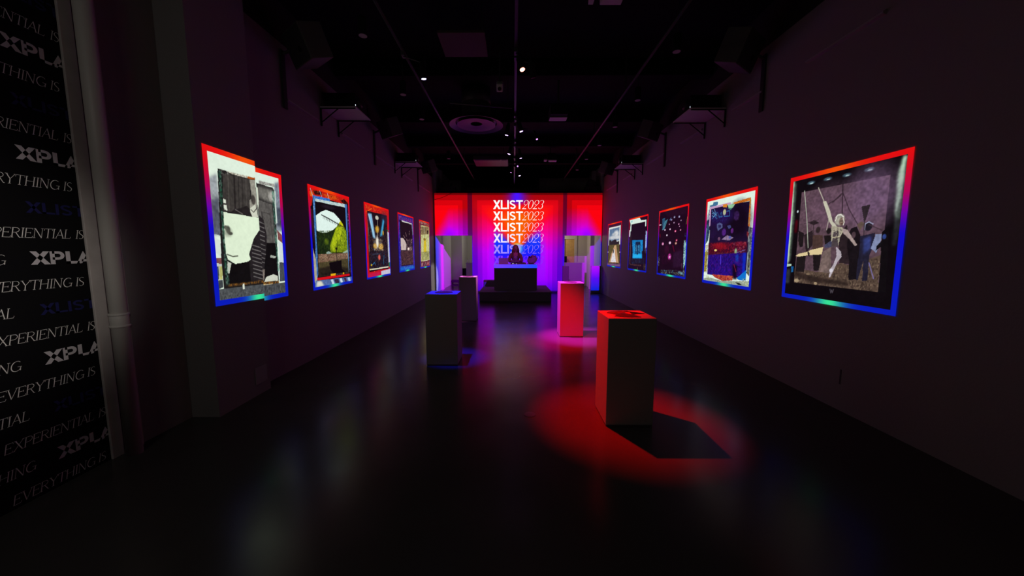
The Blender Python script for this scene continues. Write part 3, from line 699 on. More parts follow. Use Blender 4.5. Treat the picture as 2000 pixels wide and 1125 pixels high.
  ("l",(180,180,160),.006,[(.112,.22),(.133,.86)]),
  ("n",[(60,50,60),(90,80,85),(35,30,45),(110,70,40)],.45,.016,[(.091,.3),(.907,.278),(.909,.649),(.101,.645)]),
  ("e",(60,36,70),.209,.203,.115,.061,.9,.7),
  ("e",(50,40,70),.777,.163,.139,.089,.9,.6),
  ("p",(40,145,195),[(.716,.161),(.782,.184),(.671,.401),(.562,.428)],1),
  ("p",(130,190,225),[(.128,.132),(.258,.129),(.375,.458),(.28,.445),(.178,.225)],1),
  ("l",(215,232,242),.01,[(.143,.143),(.335,.438)]),
  ("l",(180,210,230),.005,[(.252,.131),(.37,.453)]),
  ("l",(150,210,240),.006,[(.747,.187),(.624,.402)]),
  ("e",(190,190,172),.469,.166,.069,.029,.4,1),
  ("e",(205,155,42),.458,.328,.07,.048,.6,1),
  ("n",[(220,180,60),(120,80,20)],.5,.012,[(.392,.279),(.539,.276),(.53,.362),(.391,.368)]),
  ("l",(195,185,165),.008,[(.49,.141),(.459,.494)]),
  ("e",(200,150,30),.705,.366,.027,.034,.5,1),
  ("e",(200,145,28),.361,.56,.08,.037,.6,1),
  ("e",(205,150,30),.587,.567,.1,.042,.6,1),
  ("n",[(235,225,200),(200,150,40),(90,60,30),(160,190,220)],.6,.012,[(.297,.455),(.646,.451),(.697,.625),(.278,.624)]),
  ("e",(235,230,215),.445,.505,.05,.076,.8,1),
  ("p",(24,15,24),[(.118,.64),(.903,.631),(.903,.869),(.109,.864)],1),
  ("n",[(60,40,60),(30,70,110),(100,60,40),(15,10,15)],.5,.014,[(.118,.64),(.903,.631),(.903,.869),(.109,.864)]),
  ("l",(50,60,80),.01,[(.243,.672),(.59,.67)]),
  ("e",(225,92,80),.503,.719,.046,.038,.5,1),
  ("l",(20,125,175),.009,[(.711,.694),(.671,.82)]),
  ("e",(190,160,30),.185,.816,.029,.015,.35,1),
  ("l",(20,110,170),.009,[(.22,.815),(.306,.786),(.333,.819)]),
  ("l",(8,6,8),.013,[(.387,.81),(.345,.908)]),
  ("p",(212,206,182),[(.103,.869),(.889,.86),(.895,.88),(.115,.886)],0),
  ("l",(225,170,20),.006,[(.146,.871),(.292,.911)]),
  ("p",(10,5,8),[(.107,.885),(.436,.884),(.419,.9),(.104,.909)],0),
  ("p",(188,194,204),[(.901,.335),(.988,.355),(1.0,.806),(.909,.846)],0),
  ("n",[(130,120,160),(210,215,220)],.4,.016,[(.901,.335),(.988,.355),(1.0,.806),(.909,.846)]),
  ("p",(30,115,50),[(.896,.31),(.962,.312),(.96,.335),(.901,.335)],0),
  ("p",(30,110,70),[(.909,.804),(.989,.801),(.983,.873),(.918,.876)],0),
  ("p",(196,22,70),[(.053,.925),(.565,.917),(.552,.981),(.046,.988)],1),
  ("p",(200,200,216),[(.558,.919),(1.007,.904),(1.0,.978),(.559,.978)],0),
  ("l",(130,110,180),.006,[(.599,.915),(.6,.976)]),
  ("l",(130,110,180),.006,[(.654,.913),(.655,.975)]),
  ("l",(130,110,180),.006,[(.711,.911),(.712,.973)]),
  ("l",(130,110,180),.006,[(.768,.909),(.769,.972)]),
  ("l",(130,110,180),.006,[(.826,.907),(.827,.97)]),
  ("l",(130,110,180),.006,[(.885,.905),(.887,.969)]),
  ("l",(130,110,180),.006,[(.946,.903),(.947,.967)]),
 ]),
 'L4': ((45, 25, 115), [
  ("n",[(90,60,200),(200,60,120),(30,20,60),(120,130,230),(180,20,60)],.7,.022,[(.051,.048),(.957,.052),(.939,.116),(.086,.115)]),
  ("n",[(70,110,225),(30,30,140),(120,80,200)],.7,.018,[(.038,.149),(.125,.157),(.153,.881),(.031,.944)]),
  ("n",[(150,40,135),(60,40,150),(90,80,210)],.7,.018,[(.895,.126),(1.003,.134),(.984,.912),(.889,.909)]),
  ("p",(25,14,22),[(.107,.12),(.894,.133),(.896,.894),(.128,.894)],0),
  ("p",(205,204,198),[(.219,.116),(.884,.127),(.882,.144),(.24,.137)],0),
  ("p",(112,112,142),[(.857,.135),(.91,.134),(.95,.337),(.901,.339)],0),
  ("l",(190,150,150),.008,[(.4,.417),(.306,.368)]),
  ("l",(190,150,150),.008,[(.669,.354),(.685,.276)]),
  ("l",(190,150,150),.009,[(.794,.454),(.866,.419)]),
  ("l",(190,150,150),.008,[(.526,.459),(.482,.427)]),
  ("l",(190,150,150),.008,[(.493,.38),(.436,.315)]),
  ("l",(190,150,150),.009,[(.783,.489),(.85,.469)]),
  ("n",[(200,170,165),(90,60,70)],.35,.014,[(.493,.42),(.856,.412),(.841,.556),(.477,.558)]),
  ("p",(196,178,172),[(.13,.415),(.276,.418),(.39,.463),(.471,.523),(.43,.627),(.137,.625)],0),
  ("l",(120,100,100),.008,[(.268,.532),(.271,.585)]),
  ("n",[(230,200,190),(150,110,110),(60,40,50)],.8,.014,[(.477,.558),(.852,.556),(.854,.643),(.478,.641)]),
  ("e",(235,215,205),.599,.602,.061,.025,.35,1),
  ("n",[(110,70,70),(80,50,54),(140,95,90),(50,28,36)],.95,.014,[(.113,.639),(.888,.628),(.896,.887),(.129,.887)]),
  ("p",(20,95,195),[(.049,.911),(.973,.912),(.989,.981),(.058,.983)],1),
  ("l",(140,175,225),.006,[(.292,.907),(.363,.966)]),
  ("l",(140,175,225),.005,[(.39,.907),(.453,.966)]),
  ("l",(140,175,225),.005,[(.49,.907),(.545,.966)]),
  ("l",(140,175,225),.006,[(.592,.906),(.638,.966)]),
  ("l",(140,175,225),.006,[(.698,.906),(.734,.966)]),
  ("l",(140,175,225),.006,[(.806,.906),(.833,.966)]),
 ]),
 'L5': ((100, 45, 55), [
  ("n",[(20,10,10),(220,210,200),(200,60,30)],.85,.03,[(.036,.029),(.975,.024),(.973,.064),(.054,.078)]),
  ("n",[(210,60,40),(240,140,60)],.8,.03,[(.478,.083),(.972,.071),(.971,.095),(.475,.106)]),
  ("n",[(150,60,60),(60,30,80),(200,140,120)],.6,.03,[(.014,.08),(.15,.079),(.085,.865),(-.006,.864)]),
  ("p",(200,200,138),[(.152,.108),(.979,.103),(.942,.84),(.109,.859)],0),
  ("p",(118,102,68),[(.149,.131),(.954,.104),(.945,.25),(.128,.305)],0),
  ("n",[(160,145,95),(80,66,44),(200,180,120)],.5,.03,[(.149,.131),(.954,.104),(.943,.275),(.126,.32)]),
  ("l",(228,226,204),.014,[(.445,.107),(.456,.261)]),
  ("p",(40,26,26),[(.733,.186),(.893,.179),(.846,.262),(.75,.266)],0),
  ("n",[(225,225,190),(160,160,90),(130,140,70)],.5,.03,[(.14,.32),(.96,.274),(.945,.655),(.117,.659)]),
  ("p",(210,184,40),[(.402,.39),(.613,.376),(.632,.665),(.344,.666)],0),
  ("e",(150,118,40),.479,.391,.116,.03,.35,1),
  ("l",(92,62,40),.011,[(.498,.291),(.495,.388)]),
  ("l",(120,100,20),.01,[(.51,.453),(.519,.52)]),
  ("n",[(120,116,60),(150,146,84),(86,84,40)],.9,.03,[(.139,.662),(.945,.646),(.934,.831),(.133,.849)]),
  ("l",(215,210,190),.011,[(.304,.854),(.716,.849)]),
  ("n",[(75,42,62),(225,190,190),(200,60,60),(50,30,60)],.9,.04,[(.051,.886),(.931,.87),(.952,.965),(.053,.972)]),
 ]),
 'R5': ((60, 20, 48), [
  ("p",(216,220,216),[(.09,.093),(.925,.087),(.931,.495),(.081,.504)],0),
  ("p",(92,118,150),[(.15,.131),(.86,.12),(.857,.407),(.121,.407)],0),
  ("e",(214,216,216),.647,.249,.175,.065,.8,1),
  ("e",(196,200,204),.403,.33,.273,.043,.9,1),
  ("e",(206,208,210),.743,.333,.181,.041,.9,1),
  ("e",(180,186,192),.479,.259,.139,.03,.9,1),
  ("p",(35,28,36),[(.12,.385),(.24,.381),(.326,.411),(.54,.375),(.644,.381),(.699,.428),(.868,.419),(.873,.497),(.116,.504)],0),
  ("p",(86,76,42),[(.104,.497),(.872,.488),(.926,.904),(.072,.934)],0),
  ("n",[(60,54,28),(110,98,56)],.5,.02,[(.104,.497),(.872,.488),(.926,.904),(.072,.934)]),
  ("p",(192,150,110),[(.548,.509),(.662,.501),(.867,.891),(.164,.914),(.343,.687)],0),
  ("p",(222,218,222),[(.479,.595),(.543,.596),(.685,.88),(.288,.893)],0),
  ("n",[(170,150,160),(235,230,235)],.4,.02,[(.448,.62),(.555,.62),(.685,.88),(.288,.893)]),
  ("e",(62,52,48),.471,.64,.043,.049,.35,1),
  ("l",(78,46,24),.014,[(.094,.909),(.857,.894)]),
  ("p",(128,96,138),[(.026,.941),(.985,.915),(.978,.962),(.016,.981)],1),
  ("e",(230,210,220),.921,.657,.024,.01,.35,1),
  ("e",(230,210,220),.067,.662,.029,.01,.35,1),
 ]),
 'R4': ((26, 9, 28), [
  ("p",(216,234,222),[(.016,.015),(.57,.018),(.672,.082),(.916,.084),(.92,.201),(.872,.198),(.865,.115),(.144,.116),(.146,.246),(.086,.243),(.092,.104)],0),
  ("p",(130,195,200),[(.105,.052),(.221,.045),(.159,.095)],0),
  ("p",(24,9,27),[(.152,.119),(.858,.117),(.899,.864),(.171,.883)],0),
  ("p",(192,204,206),[(.023,.212),(.102,.233),(.086,.359),(.028,.34)],0),
  ("p",(150,172,225),[(.913,.273),(.984,.303),(.981,.565),(.901,.577)],0),
  ("n",[(120,140,200),(40,50,90),(200,210,220)],.5,.016,[(.887,.284),(.984,.303),(.984,.663),(.9,.651)]),
  ("n",[(120,90,80),(60,40,50)],.4,.016,[(.014,.382),(.088,.384),(.102,.885),(.04,.887)]),
  ("p",(0,112,182),[(.219,.423),(.789,.432),(.806,.615),(.75,.639),(.783,.759),(.264,.769),(.279,.654)],0),
  ("p",(6,40,80),[(.409,.455),(.668,.455),(.702,.672),(.388,.684)],0),
  ("n",[(0,150,220),(0,70,130),(60,190,235)],.55,.016,[(.219,.43),(.79,.438),(.782,.75),(.263,.766)]),
  ("p",(6,34,66),[(.417,.462),(.662,.463),(.667,.52),(.422,.522)],0),
  ("l",(120,175,195),.013,[(.45,.52),(.474,.629)]),
  ("l",(120,175,195),.014,[(.592,.519),(.617,.628)]),
  ("l",(5,8,15),.018,[(.512,.518),(.531,.655)]),
  ("l",(90,200,240),.009,[(.331,.488),(.369,.653)]),
  ("l",(90,200,240),.009,[(.693,.482),(.693,.652)]),
  ("p",(36,176,236),[(.274,.69),(.762,.683),(.761,.751),(.288,.766)],1),
  ("p",(5,10,20),[(.482,.673),(.575,.673),(.532,.704)],0),
  ("n",[(14,40,80),(40,90,130),(30,10,34)],.5,.014,[(.23,.767),(.889,.754),(.884,.855),(.222,.875)]),
  ("n",[(140,92,74),(70,44,44)],.85,.01,[(.145,.878),(.743,.878),(.745,.902),(.147,.904)]),
  ("l",(125,88,82),.006,[(.131,.273),(.137,.884)]),
  ("n",[(120,110,60),(40,30,40)],.5,.014,[(.845,.846),(.985,.854),(.977,.957),(.855,.957)]),
  ("l",(150,120,90),.004,[(.558,.917),(.562,.971)]),
 ]),
 'R3': ((26, 6, 24), [
  ("p",(40,82,112),[(.133,.129),(.24,.126),(.236,.277),(.166,.303)],0),
  ("p",(62,115,135),[(.244,.171),(.349,.149),(.226,.299),(.149,.302)],0),
  ("p",(90,122,175),[(.408,.171),(.461,.131),(.439,.177)],0),
  ("p",(192,192,112),[(.463,.03),(.491,.033),(.508,.098),(.427,.091)],0),
  ("p",(34,10,30),[(.057,.004),(.946,.03),(.932,.126),(.394,.122)],1),
  ("e",(110,110,150),.57,.141,.029,.017,.5,1),
  ("e",(240,225,240),.573,.144,.01,.005,.3,1),
  ("e",(110,110,150),.724,.148,.028,.016,.5,1),
  ("e",(240,225,240),.727,.151,.01,.005,.3,1),
  ("e",(120,110,150),.474,.171,.025,.014,.5,1),
  ("e",(240,225,240),.477,.173,.008,.004,.3,1),
  ("e",(170,130,170),.564,.219,.02,.011,.5,1),
  ("e",(240,225,240),.567,.221,.006,.004,.3,1),
  ("e",(190,110,160),.72,.25,.019,.01,.5,1),
  ("e",(240,225,240),.723,.252,.007,.003,.3,1),
  ("e",(130,90,130),.785,.203,.016,.01,.5,1),
  ("e",(240,225,240),.787,.206,.006,.002,.3,1),
  ("e",(225,185,215),.438,.305,.023,.013,.5,1),
  ("e",(240,225,240),.441,.307,.008,.004,.3,1),
  ("e",(210,180,210),.254,.307,.025,.013,.5,1),
  ("e",(240,225,240),.257,.309,.009,.004,.3,1),
  ("e",(215,70,120),.621,.342,.029,.016,.5,1),
  ("e",(240,225,240),.624,.344,.01,.005,.3,1),
  ("e",(180,80,130),.783,.334,.021,.011,.5,1),
  ("e",(240,225,240),.786,.336,.007,.003,.3,1),
  ("e",(215,195,215),.336,.389,.026,.014,.5,1),
  ("e",(240,225,240),.339,.391,.009,.005,.3,1),
  ("e",(210,120,170),.196,.516,.039,.021,.5,1),
  ("e",(240,225,240),.199,.519,.013,.006,.3,1),
  ("e",(225,180,215),.454,.505,.039,.021,.5,1),
  ("e",(240,225,240),.456,.507,.013,.007,.3,1),
  ("e",(190,50,90),.674,.472,.028,.016,.5,1),
  ("e",(240,225,240),.676,.474,.01,.005,.3,1),
  ("e",(175,112,92),.658,.515,.033,.019,.5,1),
  ("e",(240,225,240),.661,.517,.012,.006,.3,1),
  ("e",(120,60,100),.402,.23,.021,.011,.5,1),
  ("e",(240,225,240),.405,.232,.007,.004,.3,1),
  ("e",(120,60,100),.745,.281,.016,.01,.5,1),
  ("e",(240,225,240),.748,.284,.006,.002,.3,1),
  ("l",(112,0,42),.02,[(.564,.549),(.611,.627)]),
  ("e",(205,55,165),.464,.708,.056,.045,.5,1),
  ("e",(240,200,235),.469,.711,.02,.024,.4,1),
  ("e",(60,10,40),.352,.596,.079,.065,.9,.6),
  ("n",[(60,8,40),(40,6,36)],.3,.02,[(.157,.552),(.811,.555),(.829,.805),(.179,.832)]),
  ("p",(40,16,42),[(.585,.658),(.859,.605),(.897,.832),(.6,.867)],1),
  ("p",(140,195,192),[(.91,.477),(.977,.517),(.985,.798),(.921,.855),(.907,.605)],0),
  ("n",[(60,110,140),(200,225,215),(20,20,40)],.5,.014,[(.893,.476),(.979,.478),(.989,.973),(.917,.959)]),
  ("n",[(40,90,150),(20,10,30)],.5,.012,[(.908,.379),(.976,.381),(.976,.439),(.916,.433)]),
  ("l",(165,125,55),.008,[(.946,.263),(.98,.145)]),
  ("p",(205,210,215),[(.027,.21),(.102,.212),(.103,.225),(.028,.226)],0),
  ("n",[(110,132,175),(20,10,30),(190,200,215)],.6,.012,[(.026,.718),(.099,.716),(.101,.858),(.031,.862)]),
  ("p",(90,10,30),[(.049,.346),(.1,.37),(.09,.427),(.054,.403)],0),
  ("l",(190,150,170),.005,[(.03,.025),(.028,.082)]),
  ("l",(130,80,110),.006,[(.868,.793),(.865,.868)]),
  ("n",[(195,195,85),(110,185,205),(20,8,24),(20,8,24),(60,110,150)],.55,.014,[(.157,.918),(.721,.891),(.967,.906),(.955,.976),(.704,.969),(.148,.975)]),
  ("p",(130,190,205),[(.746,.91),(.903,.915),(.949,.947),(.839,.939)],1),
 ]),
 'R2': ((222, 240, 226), [
  ("p",(60,112,150),[(.077,.082),(.165,.077),(.167,.05),(.274,.055),(.277,.091),(.122,.117)],0),
  ("p",(40,70,95),[(.033,.254),(.113,.242),(.116,.397),(.095,.489),(.041,.535)],0),
  ("n",[(20,40,60),(90,140,170),(40,30,50)],.5,.014,[(.083,.096),(.122,.111),(.115,.386),(.079,.477),(.047,.524),(.038,.254)]),
  ("p",(152,142,52),[(.031,.629),(.11,.629),(.09,.857),(.032,.869)],0),
  ("n",[(60,60,30),(190,170,60),(120,60,40)],.5,.014,[(.037,.547),(.113,.547),(.11,.873),(.028,.878)]),
  ("p",(92,102,112),[(.899,.378),(.971,.391),(.967,.629),(.959,.865),(.907,.829)],0),
  ("n",[(30,34,40),(150,160,165),(60,66,72)],.6,.016,[(.91,.379),(.971,.391),(.966,.667),(.921,.629)]),
  ("n",[(60,50,40),(20,20,24),(140,130,60)],.7,.016,[(.915,.649),(.963,.648),(.959,.865),(.91,.829)]),
  ("p",(200,212,206),[(.881,.358),(.909,.379),(.913,.824),(.895,.805)],0),
  ("p",(28,14,50),[(.117,.106),(.899,.127),(.911,.888),(.121,.894)],0),
  ("e",(16,6,22),.708,.308,.199,.182,.8,1),
  ("e",(34,16,84),.352,.231,.255,.077,.9,.8),
  ("p",(192,152,192),[(.102,.1),(.543,.094),(.548,.117),(.123,.125)],0),
  ("p",(192,152,192),[(.093,.108),(.126,.112),(.128,.317),(.101,.328)],0),
  ("p",(205,112,30),[(.591,.105),(.904,.089),(.905,.122),(.606,.123)],0),
  ("n",[(150,70,20),(230,140,40)],.5,.012,[(.591,.105),(.904,.089),(.905,.122),(.606,.123)]),
  ("p",(192,102,30),[(.882,.119),(.908,.115),(.914,.379),(.884,.363)],0),
  ("n",[(120,40,20),(100,160,140),(200,120,40)],.5,.014,[(.882,.119),(.908,.115),(.914,.379),(.884,.363)]),
  ("p",(120,40,50),[(.872,.416),(.907,.436),(.903,.494),(.872,.454)],0),
  ("p",(142,192,150),[(.482,.116),(.63,.122),(.59,.156),(.509,.155)],0),
  ("p",(215,132,42),[(.384,.102),(.475,.101),(.472,.141),(.39,.131)],0),
  ("p",(60,110,100),[(.493,.153),(.586,.156),(.549,.178)],0),
  ("e",(185,185,135),.427,.189,.031,.032,.4,1),
  ("l",(55,125,185),.005,[(.326,.232),(.357,.183),(.386,.236),(.326,.232)]),
  ("l",(55,125,185),.005,[(.419,.183),(.427,.235),(.535,.239),(.534,.184),(.475,.183)]),
  ("l",(55,125,185),.006,[(.151,.139),(.259,.249)]),
  ("l",(110,180,215),.006,[(.196,.13),(.269,.22)]),
  ("l",(55,125,185),.005,[(.262,.178),(.164,.242)]),
  ("l",(55,125,185),.006,[(.279,.177),(.323,.246)]),
  ("l",(110,180,215),.006,[(.15,.182),(.195,.174),(.242,.201),(.194,.219),(.156,.203)]),
  ("n",[(90,160,205),(40,60,140)],.25,.01,[(.135,.135),(.281,.149),(.29,.254),(.143,.244)]),
  ("n",[(40,50,110),(28,14,50)],.4,.01,[(.144,.256),(.517,.27),(.519,.288),(.146,.273)]),
  ("p",(78,84,130),[(.283,.309),(.336,.296),(.396,.316),(.407,.354),(.342,.375),(.313,.391),(.284,.348)],0),
  ("p",(40,36,84),[(.312,.322),(.369,.322),(.372,.352),(.319,.356)],0),
  ("p",(62,68,122),[(.499,.343),(.561,.336),(.583,.363),(.536,.379)],0),
  ("e",(76,32,118),.44,.409,.041,.039,.3,1),
  ("e",(96,36,120),.604,.4,.025,.027,.3,1),
  ("e",(52,26,78),.671,.247,.047,.047,.4,1),
  ("n",[(70,40,95),(30,15,45)],.4,.014,[(.627,.201),(.711,.208),(.714,.299),(.626,.288)]),
  ("p",(135,112,146),[(.403,.486),(.507,.444),(.64,.473),(.559,.502)],0),
  ("e",(112,72,104),.345,.478,.027,.02,.3,1),
  ("e",(80,90,170),.568,.468,.023,.015,.4,1),
  ("l",(60,40,60),.003,[(.507,.444),(.478,.657)]),
  ("p",(66,8,30),[(.116,.524),(.883,.521),(.882,.632),(.113,.666)],1),
  ("n",[(120,14,30),(60,10,40),(40,10,50),(150,30,40)],.6,.016,[(.116,.524),(.883,.523),(.882,.632),(.118,.666)]),
  ("e",(150,18,30),.367,.56,.149,.037,.8,.8),
  ("e",(120,18,40),.761,.541,.088,.024,.8,.7),
  ("n",[(190,90,90),(120,60,110)],.25,.012,[(.632,.52),(.873,.523),(.873,.65),(.642,.649)]),
  ("e",(232,200,120),.284,.607,.031,.012,.3,1),
  ("e",(140,170,128),.696,.622,.023,.035,.6,1),
  ("l",(120,100,170),.005,[(.715,.632),(.861,.603)]),
  ("n",[(130,80,60),(50,20,50)],.5,.01,[(.23,.633),(.697,.632),(.698,.653),(.233,.661)]),
  ("p",(36,10,110),[(.113,.663),(.882,.63),(.888,.886),(.121,.894)],0),
  ("n",[(50,14,140),(24,8,80),(70,20,120),(20,20,130)],.7,.02,[(.113,.663),(.882,.63),(.888,.886),(.121,.894)]),
  ("p",(18,5,30),[(.651,.757),(.743,.763),(.745,.911),(.672,.911)],1),
  ("l",(85,65,225),.01,[(.406,.664),(.41,.762)]),
  ("l",(170,40,90),.005,[(.679,.756),(.726,.83)]),
  ("p",(10,40,190),[(.831,.636),(.882,.63),(.888,.886),(.84,.886)],1),
  ("p",(20,60,170),[(.698,.653),(.756,.652),(.754,.722),(.713,.724)],1),
  ("p",(165,50,42),[(.227,.887),(.679,.878),(.667,.927),(.469,.947),(.297,.918)],0),
  ("n",[(210,160,60),(200,60,50),(60,14,30),(230,140,90)],.6,.014,[(.227,.887),(.679,.878),(.667,.927),(.469,.947)]),
  ("p",(12,112,205),[(.746,.897),(.905,.803),(.91,.91),(.79,.914)],0),
  ("p",(150,162,146),[(.014,.953),(.161,.926),(.469,.947),(.959,.91),(.974,.978),(.367,.982),(.016,.981)],0),
  ("n",[(90,96,80),(170,170,90),(190,200,185)],.35,.016,[(.011,.915),(.16,.905),(.211,.97),(.016,.981)]),
  ("l",(90,96,90),.004,[(.356,.981),(.381,.945)]),
  ("l",(90,96,90),.004,[(.667,.974),(.642,.94)]),
  ("p",(36,38,34),[(.724,.941),(.792,.94),(.866,.961),(.776,.962)],0),
  ("n",[(170,170,60),(215,225,205),(60,66,50)],.5,.016,[(.84,.888),(.966,.898),(.967,.965),(.861,.936)]),
 ]),
}

# ------------------------------------------------------------------ projected pictures on the side walls
def wall_picture(key, x, y0, y1, z0, z1, res, label, seed, bw=.04):
    yc = (y0+y1)/2; left = x < 0
    t = thing('projected_picture', (x,yc,z0), label, 'picture', 'bordered pictures projected along the side walls')
    a, b = (y0,y1) if left else (y1,y0)          # viewer's left end first
    projected(t, key, [(0,a-yc,z1-z0),(0,b-yc,z1-z0),(0,b-yc,0),(0,a-yc,0)], res, bw, seed=seed)
    return t
pa = thing('projected_picture', (-2.996,4.22,1.06), 'nearest picture on the left wall, white sheet before a striped suit, split at the pier', 'picture', 'bordered pictures projected along the side walls')
projected(pa, 'L1a', [(0,3.555-4.22,1.66),(0,.044,1.66),(0,.044,.062),(0,3.555-4.22,.072)], (130,260), bw=.056, sides='ltb', uoff=(0,.57), seed=4)
projected(pa, 'L1b', [(-.160,.24,1.643),(-.146,.74,1.643),(-.146,.73,.003),(-.160,.24,.0)], (90,250), bw=.056, sides='trb', uoff=(.57,1), seed=5)
xl, xr = XL+0.006, XR-0.006
wall_picture('L2', xl, 5.552,6.93,1.064,2.696,(150,270),'left wall picture of a festival crowd below bright green mountains', 6, .048)
wall_picture('L3', xl, 7.607,9.10,1.068,2.70,(130,230),'left wall picture with blue light beams and golden stage lights in a red surround', 7)
wall_picture('L4', xl, 9.795,11.33,1.08,2.71,(90,170),'left wall picture of a dark concert with a fan of pale beams above a crowd', 8)
wall_picture('L5', xl, 12.0,13.44,1.075,2.70,(70,150),'farthest picture on the left wall, pale with a yellow figure in the middle', 9)
wall_picture('R1', xr, 3.22,4.61,1.10,2.588,(260,300),'largest picture on the right wall, a pale acrobat on ropes before dark figures', 10, .05)
wall_picture('R2', xr, 5.22,6.58,1.108,2.597,(170,260),'right wall picture with a pale margin around a deep blue and purple night scene', 11, .048)
wall_picture('R3', xr, 7.22,8.68,1.112,2.612,(130,220),'right wall picture, nearly black with scattered pink lights', 12)
wall_picture('R4', xr, 9.37,10.90,1.107,2.616,(90,170),'right wall picture of a glowing cyan stage in the dark', 13)
wall_picture('R5', xr, 11.63,13.32,1.104,2.627,(80,150),'farthest picture on the right wall, a pale road through fields under clouds', 14)

# ------------------------------------------------------------------ projected backdrop on the partition
bd = thing('projected_backdrop', (0.19,YB,0.0), 'glowing red, magenta and violet backdrop filling the end wall behind the booth', 'backdrop')
def backdrop_rgb(x, y):
    """x, y: 329 x 194 units across the whole backdrop, y down from its top edge"""
    x = x + 848.0; y = y + 377.0
    def mixp(y, ks, cs): cs = np.array(cs,float); return np.stack([np.interp(y,ks,cs[:,i]) for i in range(3)],-1)
    # middle panel: nested frames, red at the top, magenta, then violet
    xc = 1011.0; d = np.minimum.reduce([x-922, 1100-x, y-381.0]); k = np.clip(np.floor(d/9.6),0,4)
    base = mixp(y,[377,415,440,465,490,520,545,558,572],[(240,5,10),(255,4,40),(250,2,110),(238,0,190),(205,0,250),(180,0,255),(160,0,255),(120,0,245),(70,0,225)])
    sh = np.choose(k.astype(int),[.70,.86,.96,1.0,1.0])[...,None]; a = base*sh
    cool = np.choose(k.astype(int),[.55,.25,.08,0,0])*np.clip((y-440)/70,0,1); a = a*(1-cool[...,None])+np.array([70,0,225.])*cool[...,None]
    # glow behind the title: orange cone, blue field, teal spark
    r = np.abs(x-1011)
    core = np.clip(1-r/np.maximum(4+ (488-y)*0.85,3),0,1)*np.clip((y-398)/30,0,1)*np.clip((482-y)/6,0,1)
    inner = np.clip((58-r)/4,0,1)
    viol = inner*np.clip((y-455)/22,0,1)*np.clip((600-y)/60,0,1)*.34; viol = np.where(y > 520, viol*np.clip((560-y)/40,0,1), viol); a = a*(1-viol[...,None])+np.array([120,45,255.])*viol[...,None]
    fld = np.clip((47-r)/3,0,1)*np.clip((y-452-r*-.15)/18,0,1)*np.clip((524-y)/26,0,1)
    a = a*(1-fld[...,None])+mixp(y,[450,480,500,520],[(70,70,255),(10,50,255),(25,20,250),(80,10,255)])*fld[...,None]
    redg = np.clip(1-r/np.maximum(8+(486-y)*1.0,2),0,1)*np.clip((y-388)/20,0,1)*np.clip((480-y)/5,0,1); redg = np.clip(redg*1.9,0,1); a = a*(1-redg[...,None])+np.array([255,6,10.])*redg[...,None]
    cr = np.clip(core*1.5,0,1)*.95; a = a*(1-cr[...,None])+np.array([255,100,0.])*cr[...,None]
    bl = np.exp(-((x-1010)/17)**2)*np.clip((402-y)/10,0,1); a = a*(1-bl[...,None])+np.array([72,20,255.])*bl[...,None]
    tl = np.exp(-((x-1012)/8)**2)*np.exp(-((y-484)/11)**2)*(y > 473); a = a*(1-tl[...,None])+np.array([150,255,225.])*tl[...,None]
    # side panels
    for s in (-1,1):
        xe = 913 if s < 0 else 1108; inn = (x < xe) if s < 0 else (x > xe)
        d2 = np.minimum((xe-x)*(-s), y-381.0); k2 = np.clip(np.floor(d2/9.6),0,3).astype(int)
        xr_ = (x-848)/65.0 if s < 0 else (1177-x)/69.0        # 0 at the room corner
        t = np.clip((y-400)/58*1.25-.1-np.clip(.42-xr_,0,1)*2.2,0,1)
        pc = (1-t[...,None])*np.array([252,2,14.])+t[...,None]*np.array([205,0,255.])
        pc = pc*np.choose(k2,[.72,.86,.97,1.0])[...,None]
        vb = np.exp(-((xr_-.42)/.18)**2)*np.clip((y-440)/20,0,1)*.8; pc = pc*(1-vb[...,None])+np.array([130,0,255.])*vb[...,None]
        low = np.clip((y-468)/6,0,1)[...,None]; pc = pc*(1-low)+mixp(y,[470,530,572],[(60,30,235),(70,10,225),(30,20,215)])*low
        a = np.where(inn[...,None], pc, a)
        gap = ((x >= 913) & (x < 922)) if s < 0 else ((x > 1100) & (x <= 1108))
        a = np.where(gap[...,None], mixp(y,[377,420,455,480,572],[(95,0,25),(100,0,40),(85,10,100),(70,10,215),(60,10,225)]), a)
    topb = ((y < 381) & (np.abs(x-1010) > 1))[...,None]; a = np.where(topb, a*(.62+.38*bl[...,None]), a)
    foot = np.clip((y-567)/2,0,1)[...,None]; return a*(1-foot*.55)
NX, NY = 470, 280
X0, X1, Z0, Z1 = -3.079, 3.449, 0.015, TOPZ
gx = np.linspace(X0,X1,NX); gz = np.linspace(Z1,Z0,NY)
for e in (OL0,OL1,OR0,OR1): gx[np.argmin(abs(gx-e))] = e
gz[np.argmin(abs(gz-OLZ))] = OLZ
GX, GZ = np.meshgrid(gx,gz)
rgb = backdrop_rgb((GX-X0)/(X1-X0)*329.0, (Z1-GZ)/(Z1-Z0)*194.0)
idx = np.arange(NX*NY).reshape(NY,NX); F = np.stack([idx[1:,:-1],idx[1:,1:],idx[:-1,1:],idx[:-1,:-1]],-1)
cx = (GX[1:,1:]+GX[:-1,:-1])/2; cz = (GZ[1:,1:]+GZ[:-1,:-1])/2
keep = ~((cz < OLZ) & ((cx < OL1) | ((cx > OR0) & (cx < OR1))))
soup('gradient_field', np.stack([GX-0.19,np.zeros_like(GX),GZ],-1).reshape(-1,3), F[keep].reshape(-1,4), rgb.reshape(-1,3), bd, M['pict'])
